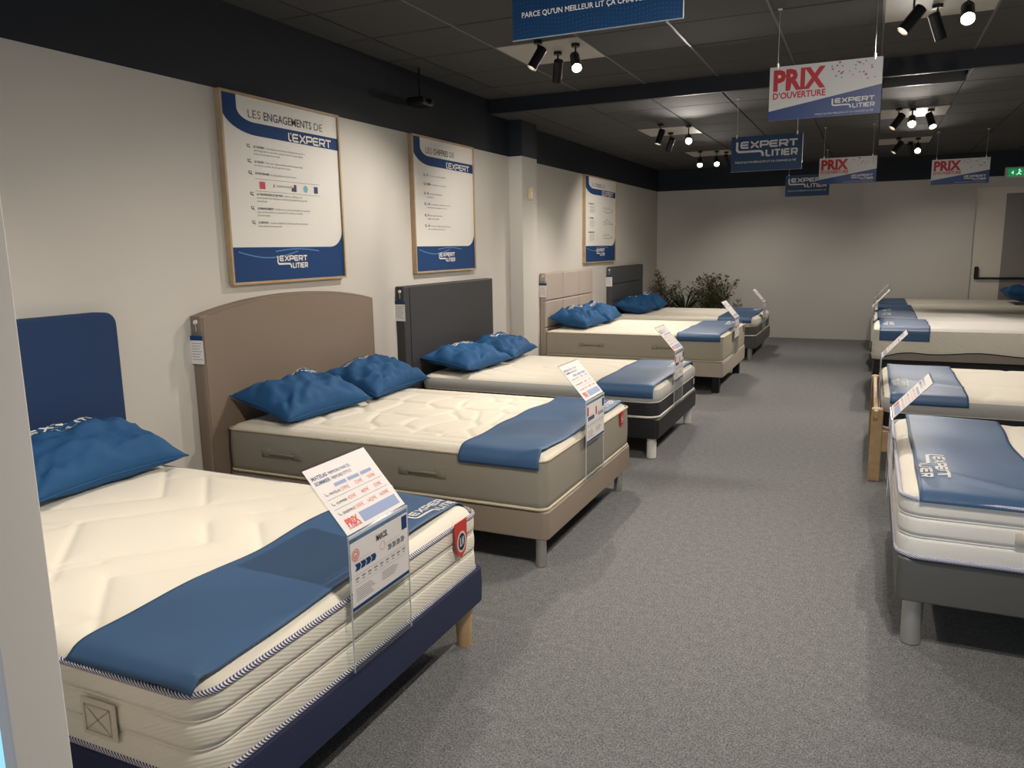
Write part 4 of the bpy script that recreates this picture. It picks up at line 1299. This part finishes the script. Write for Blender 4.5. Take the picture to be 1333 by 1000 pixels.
def prix_sign(label, x0, y, z0, zc, w=.63, h=.315, seed=1):
    t = thing('hanging_sign', label, 'sign', (x0 + w/2, y, z0), 'signs hanging from the ceiling')
    MB().box(x0, x0 + w, y, y + .005, z0, z0 + h).build('sign_board', mat('sign_white', (216, 212, 206), .4), t)
    Bp = Print(); Bp.poly([(0, 0), (1, 0), (1, .515), (0, .175)]); Bp.build('blue_print', mat('sign_royal_blue', (38, 64, 122), .4), sign_map(x0, y, z0, w, h, .0006), t)
    Rp = Print()
    vs, fs, wd = text_geo('PRIX', .045); Rp.add([(.035 + a * .475 / wd, .565 + b * .36 / .7) for a, b in vs], fs)
    vs, fs, wd = text_geo("D\u2019OUVERTURE", .028); Rp.add([(.035 + a * .48 / wd, .40 + b * .115 / .7) for a, b in vs], fs)
    Rp.build('red_lettering', M_red, sign_map(x0, y, z0, w, h, .001), t)
    W = Print(); tmp = Print(); logo(tmp, 0, 0, .37)
    W.add([(.575 + a, .125 + b * (w / h) * .93) for a, b in tmp.v], tmp.f)
    vs, fs, wd = text_geo("PARCE QU\u2019UN MEILLEUR LIT \u00c7A CHANGE LA VIE", .0)
    W.add([(.43 + a * .51 / wd, .045 + b * .028 / .7) for a, b in vs], fs)
    W.build('white_lettering', M_white, sign_map(x0, y, z0, w, h, .0014), t)
    rng = random.Random(seed); Cg = Print(); Cr = Print(); Cb = Print()
    for k in range(26):
        u = rng.uniform(.55, .98); v = rng.uniform(.6 + max(0, (u - .55)) * .1, .97)
        r = rng.uniform(.011, .019); (Cg, Cr, Cb, Cg)[k % 4].poly([(u - r * .5, v - r), (u + r * .6, v - r * .6), (u + r * .4, v + r), (u - r * .5, v + r * .7)])
    Cg.build('confetti', M_inkg, sign_map(x0, y, z0, w, h, .001), t); Cr.build('confetti', M_red, sign_map(x0, y, z0, w, h, .001), t); Cb.build('confetti', mat('confetti_blue', (120, 132, 160), .5), sign_map(x0, y, z0, w, h, .001), t)
    wires(t, x0, x0 + w, y + .003, z0 + h, zc)
    return t
blue_sign('blue hanging sign nearest the camera, cut off by the top of the photo', -1.215, 2.7, 2.283, Z1, .61, .305)
prix_sign('largest PRIX D\u2019OUVERTURE sign hanging in the middle of the ceiling', -.63, 5.25, 2.30, Z1, seed=1)
blue_sign('blue hanging sign left of and below the largest PRIX D\u2019OUVERTURE sign', -1.195, 7.4, 2.19, Z2, .60, .30, False)
prix_sign('small PRIX D\u2019OUVERTURE sign overlapping a blue sign, left of the exit', -.59, 9.7, 2.20, Z2, .59, .285, seed=2)
blue_sign('farthest blue hanging sign, partly behind a PRIX D\u2019OUVERTURE sign', -1.17, 12.0, 2.205, Z2, .585, .295, False)
prix_sign('small PRIX D\u2019OUVERTURE sign nearest the emergency exit sign', .60, 10.8, 2.21, Z2, .60, .29, seed=3)

t = thing('exit_sign', 'lit green emergency exit sign on the dark band above the door', 'sign', (1.85, YB, 2.5))
MB().box(1.70, 2.05, YB - .06, YB - .001, 2.425, 2.585, .01).build('housing', mat('sign_housing', (196, 200, 194), .5), t)
MB().box(1.735, 2.015, YB - .063, YB - .058, 2.45, 2.56).build('lit_panel', emit('exit_green', (20, 150, 84), .55), t)
pr = Print(); pr.disc(.0, .035, .013, 10); pr.strip([(-.035, -.035), (-.005, -.01), (.0, .015), (.03, .01)], .012); pr.strip([(-.005, -.01), (.025, -.03)], .012)
pr.rect(.06, -.035, .10, .04); pr.poly([(-.10, 0), (-.07, .028), (-.07, -.028)])
pr.build('running_figure', emit('exit_white', (220, 255, 230), .8), plane_map((1.875, YB - .0635, 2.505), (1, 0, 0), (0, 0, 1)), t)

# ================================================================== SPOTLIGHT CLUSTERS
def cluster(label, x0, y0, zc, px, py, heads, lamps=None):
    t = thing('spotlight_cluster', label, 'spotlights', (x0 + px/2, y0 + py/2, zc), 'spotlight clusters on white ceiling plates')
    MB().box(x0 + .006, x0 + px - .006, y0 + .006, y0 + py - .006, zc - .004, zc + .012, .003).build('mounting_plate', M_plate, t)
    for (mx, my, lens, target, pw) in heads:
        lens = Vector(lens); d = (Vector(target) - lens).normalized()
        backp = lens - d * .155; mid = lens - d * .09
        top = Vector((mx, my, zc - .004))
        h = MB().cyl(backp, lens, .034, .034, 24, caps=False)
        h.cyl(backp - d * .004, backp, .026, .034, 24, caps=True)
        hd = auto_smooth(h.build('lamp_head', M_black, t), 40)
        MB().cyl(top, top - Vector((0, 0, .022)), .03, .03, 16).tube([top, Vector((top.x, top.y, max(mid.z + .05, zc - .13))), mid - Vector((0, 0, 0))], .006, 6).build('stem', M_black, hd)
        MB().cyl(lens - d * .034, lens - d * .030, .032, .032, 24).build('lens', M_lens, hd)
        if pw > 0:
            ld = bpy.data.lights.new('spot', 'SPOT'); ld.energy = pw * SPOT_POWER; ld.color = WARM
            ld.spot_size = math.radians(104); ld.spot_blend = .9; ld.shadow_soft_size = .025
            lo = bpy.data.objects.new('spot', ld); COL.objects.link(lo)
            lo.location = lens + d * .004
            lo.rotation_euler = d.to_track_quat('-Z', 'Y').to_euler()
    return t
def mk(zc, lens, tgt, pw):
    """mount above the middle of the head"""
    l = Vector(lens); d = (Vector(tgt) - l).normalized(); m = l - d * .09
    return (m.x, m.y, lens, tgt, pw)
cluster('spotlights on a white plate above the black headboard bed, left of the large signs', -2.512, 5.2715, Z1, PX1, PY1,
        [mk(Z1, (-2.20, 5.19, 2.765), (-3.1, 4.6, 1.0), 1.0), mk(Z1, (-2.18, 5.62, 2.755), (-2.9, 6.9, 1.0), .9), mk(Z1, (-1.93, 5.36, 2.77), (-1.0, 3.6, 0.9), 1.0)])
cluster('spotlights on the plate at the top right corner of the photo', -.012, 5.2715, Z1, PX1, PY1,
        [mk(Z1, (.09, 5.28, 2.745), (-1.6, 4.7, .5), 1.4), mk(Z1, (.31, 5.63, 2.755), (1.2, 6.6, .5), .8), mk(Z1, (.40, 5.06, 2.72), (.3, 2.4, .8), .9)])
cluster('spotlights on the plate above the beige bed, left of the blue signs', -2.45, 8.76, Z2, PX2, PY2,
        [mk(Z2, (-2.13, 8.44, 2.61), (-2.7, 8.0, .5), .9), mk(Z2, (-1.84, 8.62, 2.64), (-.8, 4.6, .8), .9), mk(Z2, (-2.2, 9.2, 2.63), (-3.0, 10.2, 1.2), .9)])
cluster('farthest left spotlights, above the bed next to the plants', -2.45, 11.20, Z2, PX2, PY2,
        [mk(Z2, (-2.20, 11.05, 2.62), (-1.7, 8.6, .7), .8), mk(Z2, (-1.99, 11.15, 2.63), (-1.3, 8.6, .7), .6), mk(Z2, (-1.90, 11.45, 2.63), (-1.6, 12.6, .4), .8)])
cluster('nearer right spotlights, between the large and the small signs', 0, 8.76, Z2, PX2, PY2,
        [mk(Z2, (.115, 8.66, 2.63), (-1.4, 8.1, .4), 1.2), mk(Z2, (.285, 8.70, 2.66), (.25, 5.2, .7), .9), mk(Z2, (.475, 8.85, 2.64), (1.1, 7.6, .5), .8)])
cluster('farthest right spotlights, above the last beds of the right row', 0, 11.20, Z2, PX2, PY2,
        [mk(Z2, (.18, 11.08, 2.64), (-1.4, 10.6, .3), 1.0), mk(Z2, (.45, 11.15, 2.65), (.4, 8.2, .7), .8), mk(Z2, (.4, 11.65, 2.65), (.9, 12.7, .5), .5)])
cluster('spotlights over the nearest left bed, out of frame', -2.512, 1.561, Z1, PX1, PY1,
        [mk(Z1, (-2.3, 1.7, 2.75), (-3.0, 1.0, .9), .4), mk(Z1, (-2.1, 2.0, 2.75), (-2.4, 2.9, .6), .3), mk(Z1, (-1.95, 1.7, 2.75), (-1.2, 1.2, .3), .45)])
cluster('spotlights over the near end of the aisle, out of frame', -.012, 1.561, Z1, PX1, PY1,
        [mk(Z1, (.1, 1.7, 2.75), (-1.6, 2.3, .4), 1.5), mk(Z1, (.3, 2.0, 2.75), (.2, 4.6, .7), 1.15), mk(Z1, (.45, 1.7, 2.75), (1.2, 1.2, .5), .5)])

# ================================================================== PLANTS
LEAF1 = mat('dull_green_leaf', (96, 98, 66), .6, noise_scale=9, noise_amt=.3)
LEAF2 = mat('dark_green_leaf', (36, 52, 36), .55, noise_scale=9, noise_amt=.3)
STEM = mat('plant_stem', (82, 68, 48), .7)
POT = mat('grey_pot', (70, 68, 66), .6)
def plant(label, x, y, hgt, spread, stems, leafm, seed, leaf=.035, upright=.75, spiky=False):
    rng = random.Random(seed)
    t = thing('potted_plant', label, 'plant', (x, y, 0), 'plants along the back wall')
    MB().cyl((x, y, 0), (x, y, .34), .12, .16, 20, caps=False).cyl((x, y, 0), (x, y, .01), .12, .12, 20).cyl((x, y, .30), (x, y, .302), .152, .152, 20).build('pot', POT, t)
    sb = MB(); lb = MB()
    for k in range(stems):
        a = rng.uniform(0, 2 * math.pi); out = rng.uniform(.25, 1) * spread; hh = hgt * rng.uniform(.72, 1.0) * (1 - .3 * (out / spread) ** 2)
        if spiky:
            P = [Vector((x, y, .3))]
            for i in range(1, 7):
                s = i / 6; P.append(Vector((x + math.cos(a) * out * s ** 1.4, y + math.sin(a) * out * .5 * s ** 1.4, .3 + (hh - .3) * math.sin(s * 1.5) )))
            perp = Vector((-math.sin(a), math.cos(a), 0)); vs = []
            for i, q in enumerate(P):
                wd = .022 * math.sin(math.pi * (i + .6) / 7.2)
                vs += [q - perp * wd, q + perp * wd]
            lb.add(vs, [(2*i, 2*i+1, 2*i+3, 2*i+2) for i in range(6)])
            continue
        n = 12; P = []
        for i in range(n + 1):
            s = i / n
            P.append(Vector((x + math.cos(a) * out * s ** 1.3 + rng.uniform(-.008, .008), y + math.sin(a) * out * .45 * s ** 1.3 + rng.uniform(-.008, .008), .3 + (hh - .3) * s)))
        sb.tube(P, .004, 5)
        for i in range(2, n + 1):
            for rep in range(7):
                q = P[i-1].lerp(P[i], rng.random()); fi = rng.uniform(0, 2 * math.pi); el = rng.uniform(-.3, .9)
                L = leaf * rng.uniform(.7, 1.4); tw = rng.uniform(.0, .09) * (1.2 - i / n)
                d = Vector((math.cos(fi) * math.cos(el), math.sin(fi) * math.cos(el), math.sin(el)))
                sd = d.cross(Vector((rng.uniform(-.5, .5), rng.uniform(-.5, .5), 1))).normalized()
                o = q + d * (tw + .01); up = d.cross(sd) * L * .12
                lb.add([o, o + d * L * .5 + sd * L * .3 + up, o + d * L, o + d * L * .5 - sd * L * .3 + up], [(0, 1, 2, 3)])
    if sb.v: sb.build('stem', STEM, t)
    f = lb.build('foliage', leafm, t); f['kind'] = 'stuff'
    return t
plant('leafy plant in the back left corner, nearest the left wall', -3.12, 12.95, 1.20, .34, 20, LEAF1, 1, .045)
plant('low dark spiky-leaved plant between the two leafy plants', -2.74, 12.80, .92, .42, 34, LEAF2, 2, spiky=True)
plant('wide leafy plant against the back wall, right of the spiky one', -2.30, 13.1, 1.22, .55, 34, LEAF1, 3, .05)

# ================================================================== TOTEM AT THE LEFT EDGE
t = thing('display_totem', 'white upright post with a backlit blue panel at the left edge', 'display stand', (-1.2, .62, 0))
MB().box(-1.176, -1.148, .652, .742, 0, 2.9, .003).build('post', mat('white_lacquer', (236, 230, 222), .5), t)
MB().box(-1.85, -1.177, .69, .72, .1, 1.30, .004).build('panel_box', mat('white_lacquer', (236, 230, 222), .5), t)
MB().box(-1.84, -1.18, .686, .690, .12, 1.28).build('lit_panel', emit('backlit_blue', (140, 200, 250), 1.1), t)
MB().box(-1.88, -1.14, .6, .8, 0, .02, .004).build('foot_plate', mat('white_lacquer', (236, 230, 222), .5), t)
